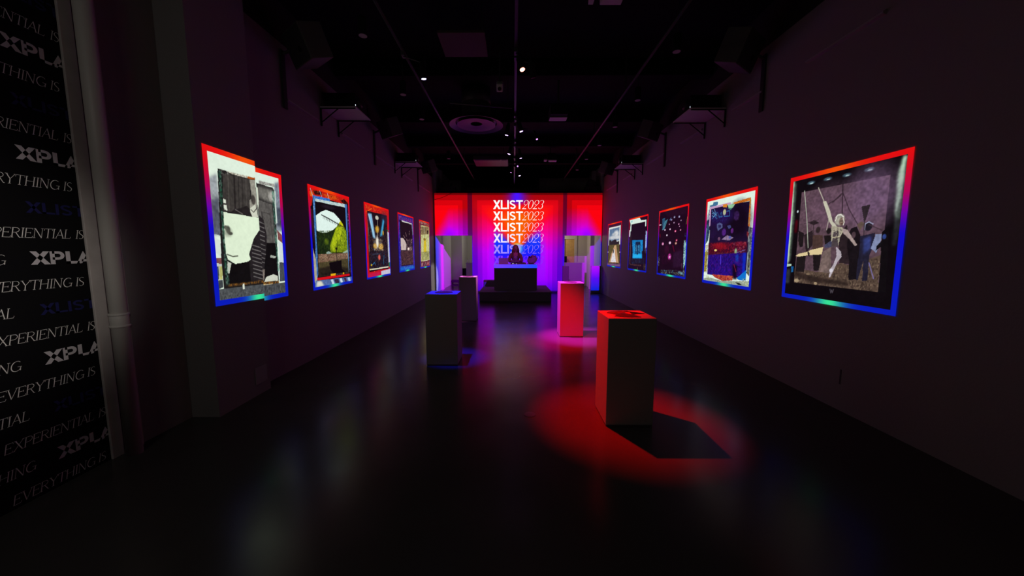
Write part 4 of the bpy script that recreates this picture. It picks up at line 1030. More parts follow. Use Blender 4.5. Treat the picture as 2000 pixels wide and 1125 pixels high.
# title, repeated down the wall and fading out
def colour_mat(name, rgb255):
    m = bpy.data.materials.new(name); m.use_nodes = True; b = m.node_tree.nodes['Principled BSDF']
    b.inputs['Base Color'].default_value = (0.02,0.02,0.02,1); b.inputs['Specular IOR Level'].default_value = 0.1
    b.inputs['Emission Color'].default_value = (*lin(rgb255),1); b.inputs['Emission Strength'].default_value = 1.0; return m
rows = [((255,255,255),(255,240,235)),((255,255,250),(255,235,225)),((255,255,255),(255,215,240)),((245,230,255),(240,190,255)),((165,140,255),(150,110,255)),((125,58,255),(130,50,255))]
PXM = 14.2/703.9
for k, (c1, c2) in enumerate(rows):
    zt = 1.70+(488-(392.8+21.35*k))*PXM; hh = 17.0*PXM
    pl = lambda x, z: (x-0.19, -0.0015, z)
    mb = MB(); text(mb,'XLIST',BOLD,(963.7-1003)*PXM,(1021.0-1003)*PXM,zt-hh,hh,pl,0); mb.build('title_word', colour_mat('title_light', c1), bd)
    mb = MB(); text(mb,'2023',FIG,(1019.0-1003)*PXM,(1059.4-1003)*PXM,zt-hh,hh,pl,.24); mb.build('title_year', colour_mat('year_light', c2), bd)
# thin dark cable drooping over the top left corner of the backdrop
cb = MB().tube([(-3.07,YB-0.012,3.64),(-2.85,YB-0.014,3.69),(-2.6,YB-0.014,3.79),(-2.4,YB-0.012,3.89),(-2.2,YB-0.012,3.93)],0.008,8).build('cable', M['black'])
tag(cb,'thin black cable drooping across the top left corner of the glowing backdrop','cable')

# ------------------------------------------------------------------ plinths
PH = 1.06
def plinth(x0, x1, y0, y1, label, disc=True, h=PH, group='white square plinths across the gallery floor'):
    xc, yc = (x0+x1)/2, (y0+y1)/2
    t = thing('plinth', (xc,yc,0), label, 'plinth', group)
    hx, hy = (x1-x0)/2, (y1-y0)/2
    MB().box((-hx+.006,-hy+.006,0),(hx-.006,hy-.006,0.012)).build('toe_recess', M['groove'], t)
    MB().box((-hx,-hy,0.012),(hx,hy,h)).build('body', M['plinth'], t, bevel=0.003)
    if disc:
        MB().lathe([(0.135,h+0.0002),(0.135,h+0.004),(0.13,h+0.006)],n=48).build('round_inset', M['gloss'], t)
    return t
plinth(.893,1.347,3.315,3.765,'nearest plinth, red on its top and left side, carrying a jagged black piece', False)
plinth(.908,1.366,6.895,7.345,'plinth with a bright red front and hot pink left side, right of the booth')
plinth(-1.285,-.822,5.15,5.60,'plinth at front left with a blue top and dark front')
plinth(-1.290,-.888,8.45,8.88,'dark plinth left of the stage with a pale pink top')
plinth(1.925,2.165,14.0,14.16,'slim blue-violet block at the left side of the right opening', False, 1.075, 'blocks flanking the right opening')
plinth(3.045,3.42,14.02,14.17,'violet to blue block at the right side of the right opening', False, 1.075, 'blocks flanking the right opening')
# jagged black piece on the nearest plinth
out = [(-.165,.06),(-.13,.13),(-.085,.165),(-.05,.125),(.02,.13),(.09,.135),(.165,.045),(.205,.015),(.12,.0),(.055,-.055),(.075,-.09),(.105,-.175),(.02,-.185),(-.05,-.175),(-.135,-.12),(-.095,-.05),(-.12,.005)]
random.seed(5)
cen = [(x*.45,y*.45,random.uniform(.010,.026)) for x,y in out]
n = len(out); vs = [(x,y,0.0) for x,y in out]+[(x,y,.004) for x,y in out]+cen+[(-.005,-.01,.016)]
fs = [tuple(range(n-1,-1,-1))]
for i in range(n):
    j = (i+1)%n; fs += [(i,j,n+j,n+i),(n+i,n+j,2*n+j),(n+i,2*n+j,2*n+i),(2*n+i,2*n+j,3*n)]
mb = MB(); mb.add(vs,fs); o = mb.build('jagged_piece', M['gloss'], None, (1.115,3.55,PH+0.0005))
tag(o,'flat jagged black piece lying on the red-lit nearest plinth','ornament')

# ------------------------------------------------------------------ stage, booth and gear
rs = thing('stage_riser', (0.06,12.85,0), 'low wide dark stage platform under the booth', 'stage')
MB().box((-1.19,-1.12,0.004),(1.19,1.12,0.29)).build('body', M['riser'], rs, bevel=0.004)
MB().box((-1.21,-1.135,0.29),(1.21,1.125,0.317)).build('deck', M['riser'], rs, bevel=0.004)
sb = thing('stage_step', (-0.80,13.76,0.317), 'dark low box standing on the back left of the stage platform', 'box')
MB().box((-.34,-.2,0),(.34,.2,.20)).build('body', M['riser'], sb, bevel=0.004); MB().box((-.345,-.205,.20),(.345,.205,.222)).build('lid', M['riser'], sb, bevel=0.003)
bt = thing('performance_booth', (0.07,12.6,0.317), 'dark box-shaped performance booth with a blue-lit top on the stage', 'booth')
MB().box((-.735,-.32,0),(.735,.32,0.762)).build('front_panel', M['booth'], bt, bevel=0.003)
MB().box((-.74,-.35,0.762),(.74,.34,0.885)).build('worktop', M['boothtop'], bt, bevel=0.004)
BZ = 1.2025
lp = thing('laptop', (-.35,12.62,BZ), 'open laptop with its lid towards us at the left of the booth top', 'laptop')
MB().box((-.165,-.02,0),(.165,.22,.014)).build('keyboard_base', M['laptop'], lp, bevel=.003)
m3 = Matrix.Rotation(R(14),3,'X')
MB().obox((0,-.045,.11),(.33,.008,.215),m3).build('lid', M['laptop'], lp, bevel=.003)
mx = thing('mixer', (.165,12.66,BZ), 'black mixing console in front of the performer on the booth top', 'mixer')
MB().prism([(-.15,0),(.15,0),(.15,.055),(-.15,.035)],-.27,.27).build('chassis', M['darkmetal'], mx).matrix_local = Matrix(((0,0,1,0),(1,0,0,0),(0,1,0,0),(0,0,0,1)))
for k in range(12):
    MB().lathe([(.012,0),(.012,.018),(.009,.022)],(-.21+.084*(k%6),-.06+.11*(k//6),(.041+.0073*(k//6))),12).build('knob', M['greymetal'], mx)
for s in (-1,1): MB().lathe([(.06,0),(.06,.012),(.055,.016)],(s*.16,.0,.046),24).build('jog_wheel', M['darkmetal'], mx)
MB().box((-.2,-.152,.02),(-.17,-.149,.034)).build('indicator', M['led_white'], mx)
lg = thing('cue_light', (.098,12.30,BZ), 'tiny white light on the front edge of the booth top', 'lamp')
MB().lathe([(.012,0),(.012,.012),(.008,.016)],n=12).build('housing', M['darkmetal'], lg); MB().lathe([(.009,.0155),(.008,.024),(.003,.028)],n=12).build('lens', M['led_white'], lg)
# soft furry bag
random.seed(11)
bm = bmesh.new(); bmesh.ops.create_icosphere(bm, subdivisions=4, radius=1.0)
from mathutils import noise as NZ
for v in bm.verts:
    p = v.co.copy(); f = 1+.16*NZ.noise(p*2.1)+.07*NZ.noise(p*6)
    v.co = Vector((p.x*.165*f+(p.z*.03), p.y*.12*f, max(0,(p.z+.93)*.155*f)))
me = bpy.data.meshes.new('body'); bm.to_mesh(me); bm.free(); me.materials.append(M['fur']); me.polygons.foreach_set('use_smooth',[True]*len(me.polygons))
bg = thing('soft_bag', (.66,12.66,BZ), 'crumpled purple-lit soft bag with a dark tie at the right of the booth top', 'bag')
bo = bpy.data.objects.new('body', me); COL.objects.link(bo); bo.parent = bg
kn = MB()
for s in (-1,1): kn.add([(-.02,-.06,.235),(-.02+s*.10,-.075,.275),(-.02+s*.12,-.07,.235),(-.02+s*.09,-.08,.205),(-.02,-.05,.25),(-.02+s*.10,-.06,.285)],[(0,1,2,3),(0,4,5,1),(1,5,2),(0,3,4)])
kn.lathe([(.022,-.02),(.026,0),(.02,.02)],(-.02,-.07,.24),10)
kn.build('tie', M['black'], bg)
MB().tube([(-.15,-.02,.01),(-.17,-.06,.012),(-.08,-.12,.012),(.05,-.125,.012)],.01,8).build('strap', M['black'], bg, smooth=True)

# ------------------------------------------------------------------ the performer
DX, DY, DZ = 0.075, 13.12, 0.317
pf = thing('person', (DX,DY,DZ), 'long-haired person in a glittering dark top looking down at the mixer behind the booth', 'person')
def skin_obj(name, verts, edges, radii, m, parent, sub=2):
    me = bpy.data.meshes.new(name); me.from_pydata(verts, edges, []); o = bpy.data.objects.new(name, me); COL.objects.link(o); o.parent = parent
    s = o.modifiers.new('skin','SKIN'); s.use_smooth_shade = True
    for i, r in enumerate(radii):
        d = me.skin_vertices[0].data[i]; d.radius = r if isinstance(r, tuple) else (r,r); d.use_root = (i == 0)
    sd = o.modifiers.new('round','SUBSURF'); sd.levels = sub; sd.render_levels = sub
    me.materials.append(m); return o
V = []; E = []; RR = []
def node(p, r, frm=None):
    V.append(p); RR.append(r)
    if frm is not None: E.append((frm, len(V)-1))
    return len(V)-1
pel = node((0,0,.80),(.145,.105)); wa = node((0,-.01,.95),(.125,.09),pel); ch = node((0,-.03,1.12),(.15,.105),wa); sh = node((0,-.04,1.24),(.12,.08),ch)
nk = node((0,-.06,1.315),.048,sh); jaw = node((0,-.10,1.375),(.062,.070),nk); hd = node((0,-.105,1.455),(.078,.092),jaw); tp = node((0,-.085,1.525),(.058,.066),hd)
for s in (-1,1):
    a = node((s*.165,-.04,1.225),.058,sh); b = node((s*.205,-.06,1.09),.048,a); c = node((s*.215,-.10,.965),.042,b); d = node((s*.17,-.27,.985),.034,c); e = node((s*.12,-.37,.998),.026,d)
    p1 = node((s*.105,-.415,1.0),(.034,.016),e)
    h = node((s*.085,-.005,.72),.092,pel); kx = node((s*.095,-.01,.42),.062,h); an = node((s*.10,.02,.09),.04,kx); tn = node((s*.105,-.11,.035),.035,an)
body = skin_obj('body', V, E, RR, M['skin'], pf)
# fingers: five separate chains rooted in each palm, closing on the console
for s in (-1,1):
    for k, (dx, L) in enumerate(((-.026,.066),(-.009,.075),(.009,.071),(.025,.056))):
        x = s*.105+dx; skin_obj('finger', [(x,-.425,1.002),(x+dx*.25,-.425-L*.5,1.006),(x+dx*.35,-.425-L*.85,.990),(x+dx*.38,-.425-L,.972)], [(0,1),(1,2),(2,3)], [.0095,.009,.008,.007], M['skin'], body, 1)
    skin_obj('thumb', [(s*.105-s*.028,-.395,1.0),(s*.105-s*.052,-.425,.996),(s*.105-s*.058,-.452,.985)], [(0,1),(1,2)], [.011,.010,.008], M['skin'], body, 1)
# face
fc = MB()
fc.add([(-.012,-.190,1.435),(.012,-.190,1.435),(0,-.212,1.418),(0,-.186,1.475),(-.016,-.188,1.412),(.016,-.188,1.412)],[(0,2,3),(3,2,1),(0,4,2),(2,5,1),(4,5,2)])
fc.build('nose', M['skin'], body)
MB().tube([(-.022,-.178,1.388),(-.008,-.186,1.391),(.008,-.186,1.391),(.022,-.178,1.388)],[.003,.006,.006,.003],8).build('mouth', mat('lips',(.25,.06,.07),.5), body, smooth=True)
for s in (-1,1):
    MB().lathe([(.002,-.010),(.011,-.004),(.012,0),(.011,.004),(.002,.010)],(s*.030,-.178,1.460),12).build('eye', mat('eye',(.05,.03,.03),.3), body, smooth=True)
    MB().lathe([(.004,-.026),(.012,-.012),(.013,.006),(.006,.024)],(s*.083,-.09,1.445),10).build('ear', M['skin'], body, smooth=True)
# hair: crown cap and long locks over both shoulders
bm = bmesh.new(); bmesh.ops.create_uvsphere(bm, u_segments=40, v_segments=24, radius=1.0)
for v in bm.verts:
    p = v.co.copy(); front = p.y < -.45 and p.z < .42
    k = 1+.03*math.sin(math.atan2(p.y,p.x)*26)
    v.co = Vector((p.x*.098*k, -.085+p.y*(.108 if not front else .06)*k, 1.475+p.z*.095))
    if p.z < 0 and not front: v.co.x *= 1+.35*(-p.z); v.co.z = 1.475+p.z*(.30 if p.y > -.2 else .24); v.co.y += .02*(-p.z)
me = bpy.data.meshes.new('hair'); bm.to_mesh(me); bm.free(); me.materials.append(M['hair']); me.polygons.foreach_set('use_smooth',[True]*len(me.polygons))
hr = bpy.data.objects.new('hair', me); COL.objects.link(hr); hr.parent = pf
for s in (-1,1):
    for k in range(4):
        MB().tube([(s*(.07+.008*k),-.12+.02*k,1.46),(s*(.095+.008*k),-.15+.02*k,1.36),(s*(.10+.012*k),-.165+.02*k,1.25),(s*(.095+.014*k),-.16+.02*k,1.12),(s*(.09+.014*k),-.15+.02*k,1.05)],[.016,.02,.02,.016,.005],8).build('lock', M['hair'], hr, smooth=True)
# sequined top and jacket sleeves
tv = [(0,0,.78),(0,-.01,.95),(0,-.03,1.12),(0,-.04,1.245),(.165,-.04,1.225),(-.165,-.04,1.225)]
sq = mat('sequins',(.30,.22,.38),.22,metal=.7,noise=.6,scale=90,bump=.9)
skin_obj('sequin_top', tv, [(0,1),(1,2),(2,3),(3,4),(3,5)], [(.155,.115),(.136,.101),(.162,.117),(.128,.086),.062,.062], sq, pf)
for s in (-1,1):
    skin_obj('sleeve', [(s*.15,-.04,1.235),(s*.21,-.06,1.09),(s*.22,-.10,.965),(s*.17,-.275,.985),(s*.13,-.345,.994)], [(0,1),(1,2),(2,3),(3,4)], [.066,.062,.060,.048,.042], M['jacket'], pf)
    skin_obj('trouser_leg', [(s*.07,0,.80),(s*.085,-.005,.70),(s*.095,-.01,.42),(s*.10,.02,.11)], [(0,1),(1,2),(2,3)], [.115,.105,.075,.06], M['trousers'], pf)
    MB().box((s*.105-.045,-.17,0.001),(s*.105+.045,.075,.085)).build('shoe', M['black'], pf, bevel=.025, seg=3)

# ------------------------------------------------------------------ things seen through the openings
st = thing('stool', (-2.52,15.55,0), 'black seat standing in the room through the left opening', 'chair')
MB().box((-.17,-.15,.30),(.17,.15,.40)).build('seat', M['black'], st, bevel=.02)
MB().box((-.16,-.14,.14),(.16,.14,.20)).build('lower_shelf', M['black'], st, bevel=.01)
for sx in (-1,1):
    for sy in (-1,1): MB().box((sx*.14-.014,sy*.12-.014,0),(sx*.14+.014,sy*.12+.014,.31)).build('leg', M['black'], st)
ct = thing('counter', (-1.9,17.35,0), 'pale waist-high counter at the back of the left opening', 'counter')
MB().box((-.37,-.15,0),(.5,.3,1.05)).build('body', M['white'], ct, bevel=.004); MB().box((-.39,-.17,1.05),(.52,.32,1.09)).build('worktop', M['white'], ct, bevel=.004)
for k, x in enumerate((-2.21,-2.11,-2.01)):
    t = thing('bottle', (x,17.28,1.0905), ('left','middle','right')[k]+' one of three small bottles on the counter through the left opening', 'bottle', 'small bottles on the counter')
    MB().lathe([(.028,0),(.03,.01),(.03,.09),(.012,.125),(.011,.16)],n=16).build('body', mat('pale_glass',(.5,.5,.48),.2), t, smooth=True); MB().lathe([(.013,.1605),(.013,.178)],n=12).build('cap', M['greymetal'], t)
cx_ = thing('dark_cabinet', (-2.40,17.9,0), 'low black cabinet beside the pale counter through the left opening', 'cabinet')
MB().box((-.115,-.2,0.01),(.09,.2,.78)).build('body', M['black'], cx_, bevel=.004); MB().box((-.10,-.206,.05),(.08,-.2005,.74)).build('door', M['black'], cx_)
dkb = thing('dark_case', (2.34,16.85,0), 'black case standing before the tan door through the right opening', 'case')
MB().box((-.14,-.12,0.0),(.14,.12,1.36)).build('body', M['black'], dkb, bevel=.01); MB().box((-.145,-.125,1.36),(.145,.125,1.40)).build('lid', M['black'], dkb, bevel=.006)

# ------------------------------------------------------------------ overhead: shelves, projectors, speakers
def shelf(sx, xw, y0, y1, z, label):
    t = thing('wall_shelf', (xw,(y0+y1)/2,z), label, 'shelf', 'bracketed projector shelves high on the side walls'); d = (y1-y0)/2; W = .585
    MB().box((min(.002*sx,sx*W),-d,0),(max(.002*sx,sx*W),d,.022)).build('board', M['shelf'], t, bevel=.002)
    for e in (-1,1):
        y = e*(d-.012)
        mb = MB().obox((sx*.012,y,-.14),(.02,.02,.28),0.0).tube([(sx*.015,y,-.225),(sx*.30,y,-.006)],.009,8).obox((sx*.29,y,-.009),(.56,.018,.014),0.0)
        mb.build('bracket', M['black'], t)
    return t
def projector(sx, xw, y, z, label):
    t = thing('projector', (xw+sx*.30,y,z), label, 'projector', 'dark projectors on the wall shelves')
    MB().box((-.25,-.24,.02),(.25,.24,.235)).build('body', M['black'], t, bevel=.012)
    ax = Matrix.Rotation(R(90)*sx,3,'Y')
    MB().lathe([(.07,0),(.07,.05),(.055,.055)],(sx*.235,-.08,.12),24,ax).build('lens_barrel', M['darkmetal'], t)
    MB().lathe([(.05,0),(.04,.006)],(sx*.2902,-.08,.12),24,ax).build('lens', M['gloss'], t)
    for a in (-1,1):
        for b in (-1,1): MB().lathe([(.018,.0),(.018,.021)],(a*.2,b*.19,.0005),10).build('foot', M['darkmetal'], t)
    MB().box((sx*.2505,-.2395,.03),(sx*.256,-.232,.05)).build('status_light', M['led_white'], t)
for sx, xw, ys in ((1,XL,((6.05,6.65),(9.68,10.28))),(-1,XR,((6.13,6.78),(9.90,10.55)))):
    side = 'left' if sx > 0 else 'right'
    for k, (y0,y1) in enumerate(ys):
        wh = ('nearer','farther')[k]
        shelf(sx,xw,y0,y1,3.985,f'{wh} bracketed shelf high on the {side} wall')
        projector(sx,xw,(y0+y1)/2,4.0075,f'{wh} dark projector sitting on the shelf of the {side} wall')
def speaker(sx, xw, y, z, size, label):
    t = thing('wall_speaker', (xw+sx*.36,y,z), label, 'speaker', 'tilted box loudspeakers high on the side walls')
    q = Matrix.Rotation(R(-sx*38),3,'Z') @ Matrix.Rotation(R(24),3,'X')
    s = size
    m4 = q.to_4x4()
    o = MB().box((-s*.5,-s*.32,-s*.42),(s*.5,s*.32,s*.42)).build('cabinet', M['speaker'], t, bevel=.012); o.matrix_local = m4
    o = MB().box((-s*.46,-s*.335,-s*.38),(s*.46,-s*.3205,s*.38)).build('grille', M['grille'], t, bevel=.006); o.matrix_local = m4
    o = MB().lathe([(s*.07,0),(s*.07,.004),(s*.05,.006)],(s*.16,-s*.337,-s*.1),20,Matrix.Rotation(R(90),3,'X')).build('port', M['black'], t); o.matrix_local = m4
    MB().box((min(-sx*.358,-sx*.335),-.035,-.80),(max(-sx*.358,-sx*.335),.035,-.05)).build('wall_bar', M['darkmetal'], t)
    MB().tube([(-sx*.34,0,-.1),(-sx*.12,0,0)],.02,10).build('arm', M['darkmetal'], t)
    return t
for sx, xw, ys in ((1,XL,(5.12,8.32,12.0)),(-1,XR,(5.26,8.50,12.28))):
    side = 'left' if sx > 0 else 'right'
    for k, y in enumerate(ys):
        speaker(sx,xw,y,4.42 if k == 0 else 4.40,.50 if k == 0 else .44,('nearest','middle','farthest')[k]+f' tilted loudspeaker high on the {side} wall')
# grey equipment above the partition
for x, lab, dx in ((-2.62,'left',.0),(3.16,'right',.0)):
    t = thing('ceiling_unit', (x,14.72,3.9805), f'grey equipment housing sitting above the backdrop at its {lab} end', 'housing')
    MB().box((-.30,-.2,0),(.30,.2,.22)).build('body', M['greymetal'], t, bevel=.01)
    MB().obox((-.05,0,.34),(.34,.3,.26),Matrix.Rotation(R(28),3,'Y')).build('hood', M['greymetal'], t, bevel=.01)

# ------------------------------------------------------------------ ceiling services
for x, y0, y1, z, r, lab in ((-1.51,1.0,14.4,4.4,.022,'left'),(1.92,1.0,14.4,4.4,.022,'right')):
    t = thing('conduit', (x,(y0+y1)/2,z), f'long dark pipe running down the {lab} half of the ceiling', 'pipe', 'long pipes along the ceiling')
    L = (y1-y0)/2
    MB().tube([(0,-L,0),(0,L,0)],r,12).build('pipe', M['darkmetal'], t, smooth=True)
    for k in range(6):
        y = -L+.6+k*(2*L-1.2)/5
        MB().box((-.01,y-.012,r*.9),(.01,y+.012,.598)).build('hanger', M['darkmetal'], t)
tr = thing('lighting_track', (.03,8.0,4.22), 'long lighting track down the middle of the ceiling carrying small coloured lamps', 'track')
MB().box((-.018,-6.6,0),(.018,6.3,.04)).build('rail', M['darkmetal'], tr, bevel=.003)
for k in range(6): MB().box((-.008,-6+k*2.35,.0405),(.008,-5.98+k*2.35,.778)).build('hanger', M['darkmetal'], tr)

def lens_mat(name, c, s): return mat(name, (.02,.02,.02), .3, emis=c, estr=s)
LM = {'red': lens_mat('red_lens',(1,.25,.14),10), 'blue': lens_mat('blue_lens',(.35,.35,1),14), 'violet': lens_mat('violet_lens',(.62,.34,1),9), 'dim': lens_mat('dim_lens',(.7,.3,.9),1.6), 'off': mat('unlit_lens',(.05,.04,.05),.2)}
def track_lamp(loc, target, kind, label, rr=.034, bar=.22, rail=(.03,4.222)):
    """cylinder lamp on a yoke; origin at the lens"""
    t = thing('track_lamp', loc, label, 'spotlight', 'small lamps on the ceiling track')
    q = (Vector(target)-Vector(loc)).to_track_quat('-Z','Y').to_matrix()
    o = MB().lathe([(rr*1.15,-.004),(rr*1.15,.0),(rr*1.2,.01),(rr*1.2,bar*.7),(rr*.7,bar)],(0,0,0),20,q).build('head', M['black'], t)
    MB().lathe([(rr*.95,-.0045),(rr*.8,-.006)],(0,0,0),20,q).build('lens', LM[kind], t)
    c = q @ Vector((0,0,bar*.5))
    a = Vector((rail[0]-loc[0], c.y, rail[1]-loc[2]-.045))
    MB().tube([c,(c.x+(a.x-c.x)*.15,c.y,c.z+(a.z-c.z)*.6),a],.008,8).build('yoke', M['darkmetal'], t)
    MB().box((a.x-.022,a.y-.05,a.z-.004),(a.x+.022,a.y+.05,a.z+.044)).build('adapter', M['darkmetal'], t)
    return t, q
def lit_lamp(loc, target, kind, label, energy, color, angle, blend=.4, size=.03, rail=(.03,4.222)):
    t, q = track_lamp(loc, target, kind, label, rail=rail)
    p = Vector(loc)+q @ Vector((0,0,-.02))
    light('beam','SPOT',tuple(p),energy,color,target,size,angle,blend,parent=t)
lit_lamp((.11,4.80,3.97),(1.02,3.66,.30),'red','red track lamp pointed at the nearest plinth, brightest lamp overhead',E_RED,(1,.0005,.0),28,1.0)
lit_lamp((.26,5.02,3.97),(1.01,6.63,0),'off','track lamp turned away beside the bright red one',E_RED2,(1,.0,.004),26,1.0)
lit_lamp((-1.24,5.22,4.05),(-.96,5.50,.7),'blue','blue-white lamp hanging over the front left plinth',E_BLUE,(.006,.010,1),18,1.0,rail=(-1.51,4.380))
lit_lamp((.144,7.02,3.92),(1.12,7.0,.7),'violet','right lamp of the violet pair nearest us on the middle track',E_VIO,(1,.025,.95),27,.9)
lit_lamp((-.137,7.24,3.92),(-.9,7.8,.0),'violet','left lamp of the violet pair nearest us on the middle track',E_VIO2,(.35,.08,1),34,.8)
lit_lamp((-.107,8.62,3.92),(-1.09,8.68,.9),'violet','left lamp of the middle violet pair on the middle track',E_VIO3,(1,.20,.90),13,.8)
for (loc,tg,kd,lab) in (((.175,9.0,3.92),(1.0,9.6,0),'violet','right lamp of the middle violet pair on the middle track'),((-.075,10.64,3.92),(-.9,9.9,.4),'dim','left lamp of the farthest faint pair on the middle track'),((.18,11.08,3.92),(1.0,10.2,.4),'violet','right lamp of the farthest faint pair on the middle track'),((.47,7.50,3.92),(.85,6.8,2.6),'dim','small dim reddish lamp right of the middle track'),((.11,10.0,3.95),(.1,8.2,3.3),'dim','tiny white-pink lamp between the farther pairs on the middle track')):
    track_lamp(loc,tg,kd,lab,rr=.022 if kd == 'dim' else .03)
# pendant downlights, unlit
for k, (x,y) in enumerate(((-1.84,4.67),(-1.86,6.34),(-1.84,7.49),(-1.86,10.61),(2.15,5.04),(2.17,6.59),(2.16,7.96),(2.15,9.31),(2.1,10.68),(2.08,12.08))):
    side, i = ('left',k) if k < 4 else ('right',k-4); nth = ('first','second','third','fourth','fifth','sixth')[i]
    t = thing('pendant_downlight', (x,y,4.3), f'{nth} unlit cylinder lamp from the front in the {side} ceiling row', 'lamp', 'unlit cylinder lamps in two ceiling rows')
    MB().lathe([(.052,.0),(.055,.004),(.055,.20),(.05,.21)],n=20).build('shade', M['black'], t, smooth=False)
    MB().lathe([(.049,-.003),(.047,-.0005)],n=20).build('diffuser', M['white'], t)
    MB().tube([(0,0,.21),(0,0,.699)],.007,8).build('rod', M['darkmetal'], t)
# round air diffuser, square panel, vent, tube, camera
t = thing('round_air_diffuser', (-.78,7.82,4.3), 'large round dish-shaped air diffuser under the left half of the ceiling', 'vent')
MB().lathe([(.30,.40),(.30,.14),(.56,.0),(.56,-.012),(.43,.03),(.42,.06)],n=48).build('outer_cone', M['greymetal'], t, smooth=False)
MB().lathe([(.38,.02),(.40,-.008),(.30,.0),(.12,.02)],n=48).build('inner_disc', M['greymetal'], t)
MB().tube([(0,0,.40),(0,0,.69)],.30,32).build('duct', M['darkmetal'], t, smooth=True)
t = thing('ceiling_panel', (-.71,5.45,4.6), 'pale square panel hanging flat under the near left part of the ceiling', 'panel')
MB().box((-.32,-.305,0),(.32,.305,.03)).build('board', mat('dull_board',(.085,.055,.045),.8), t)
for a in (-1,1):
    for b in (-1,1): MB().tube([(a*.28,b*.27,.03),(a*.28,b*.27,.399)],.006,6).build('hanger', M['darkmetal'], t)
t = thing('air_vent', (-.72,12.0,4.5), 'rectangular slatted air vent under the far left part of the ceiling', 'vent')
MB().box((-.54,-.45,.0),(.54,.45,.12)).build('housing', M['greymetal'], t, bevel=.006)
MB().box((-.50,-.41,-.012),(.30,.41,-.0005)).build('face_plate', M['greymetal'], t); MB().box((.34,-.41,-.012),(.50,.41,-.0005)).build('face_plate', M['greymetal'], t)
for a in (-1,1): MB().tube([(a*.4,0,.12),(a*.4,0,.499)],.008,6).build('hanger', M['darkmetal'], t)
t = thing('ceiling_bar', (-.61,7.115,4.42), 'thin pale bar slung crosswise from the middle ceiling track', 'bar')
MB().tube([(-.58,-.125,0),(.58,.125,0)],.016,12).build('bar', M['greymetal'], t, smooth=True); MB().tube([(-.5,-.108,.016),(-.5,-.108,.579)],.005,6).build('hanger', M['darkmetal'], t); MB().tube([(.5,.108,.016),(.5,.108,.579)],.005,6).build('hanger', M['darkmetal'], t)
t = thing('security_camera', (-.22,6.0,4.28), 'small pale camera unit hanging left of the middle ceiling track', 'camera')
MB().obox((0,0,0),(.10,.20,.12),Matrix.Rotation(R(35),3,'X')).build('body', M['shelf'], t, bevel=.015); MB().lathe([(.03,0),(.026,.008)],(0,-.095,-.075),16,Matrix.Rotation(R(125),3,'X')).build('lens', M['gloss'], t); MB().tube([(0,.02,.05),(0,.03,.719)],.012,8).build('stem', M['darkmetal'], t)
t = thing('hanging_box', (.92,3.95,4.22), 'pale flat unit hanging at the top edge right of the middle ceiling track', 'box')
MB().box((-.03,-.16,-.0),(.19,.06,.10)).build('body', M['shelf'], t, bevel=.008); MB().box((-.15,-.14,-.0),(-.10,.05,.08)).build('side_plate', M['shelf'], t, bevel=.004); MB().tube([(-.10,-.05,.02),(-.065,-.06,-.02),(-.03,-.05,.02)],.006,8).build('cable', M['darkmetal'], t, smooth=True)
for a in (-.1,.1): MB().tube([(a,-.03,.08),(a,-.03,.779)],.006,6).build('hanger', M['darkmetal'], t)
t = thing('ceiling_fixture', (1.12,11.3,4.42), 'small dark unit with pale edges under the far right part of the ceiling', 'box')
MB().box((-.10,-.08,0),(.14,.08,.20)).build('body', M['black'], t, bevel=.004); MB().box((-.19,-.09,-.02),(-.11,.09,.02)).build('edge', M['shelf'], t); MB().box((-.05,-.09,-.03),(.19,.09,-.005)).build('edge', M['shelf'], t); MB().tube([(0,0,.2),(0,0,.579)],.01,8).build('stem', M['darkmetal'], t)
# main projector, throwing the backdrop; its spill passes through the openings onto the walls behind
t = thing('main_projector', (.85,7.17,4.2), 'dark projector with a pale underside hanging right of the middle ceiling track', 'projector')
MB().box((-.165,-.20,.012),(.165,.22,.20)).build('body', M['black'], t, bevel=.012)
MB().box((-.16,-.06,-.004),(.17,.12,.0115)).build('underside', M['shelf'], t, bevel=.003)
MB().lathe([(.05,0),(.05,.04),(.04,.045)],(0,.215,.10),24,Matrix.Rotation(R(-90),3,'X')).build('lens_barrel', M['darkmetal'], t)
MB().tube([(0,0,.2),(0,0,.799)],.02,10).build('stem', M['darkmetal'], t)
def gobo(l, build):
    d = l.data; d.use_nodes = True; nt = d.node_tree; em = nt.nodes['Emission']
    tc = nt.nodes.new('ShaderNodeTexCoord'); sp = nt.nodes.new('ShaderNodeSeparateXYZ'); nt.links.new(tc.outputs['Normal'], sp.inputs[0])
    def mth(op, a, b=None):
        n = nt.nodes.new('ShaderNodeMath'); n.operation = op
        for i, q in enumerate((a,b)):
            if q is None: continue
            if isinstance(q,(int,float)): n.inputs[i].default_value = q
            else: nt.links.new(q, n.inputs[i])
        return n.outputs[0]
    az = mth('ABSOLUTE', sp.outputs['Z']); u = mth('DIVIDE', sp.outputs['X'], az); v = mth('DIVIDE', sp.outputs['Y'], az)
    build(nt, em, mth, u, v)
PJ = (.85,7.46,4.30)
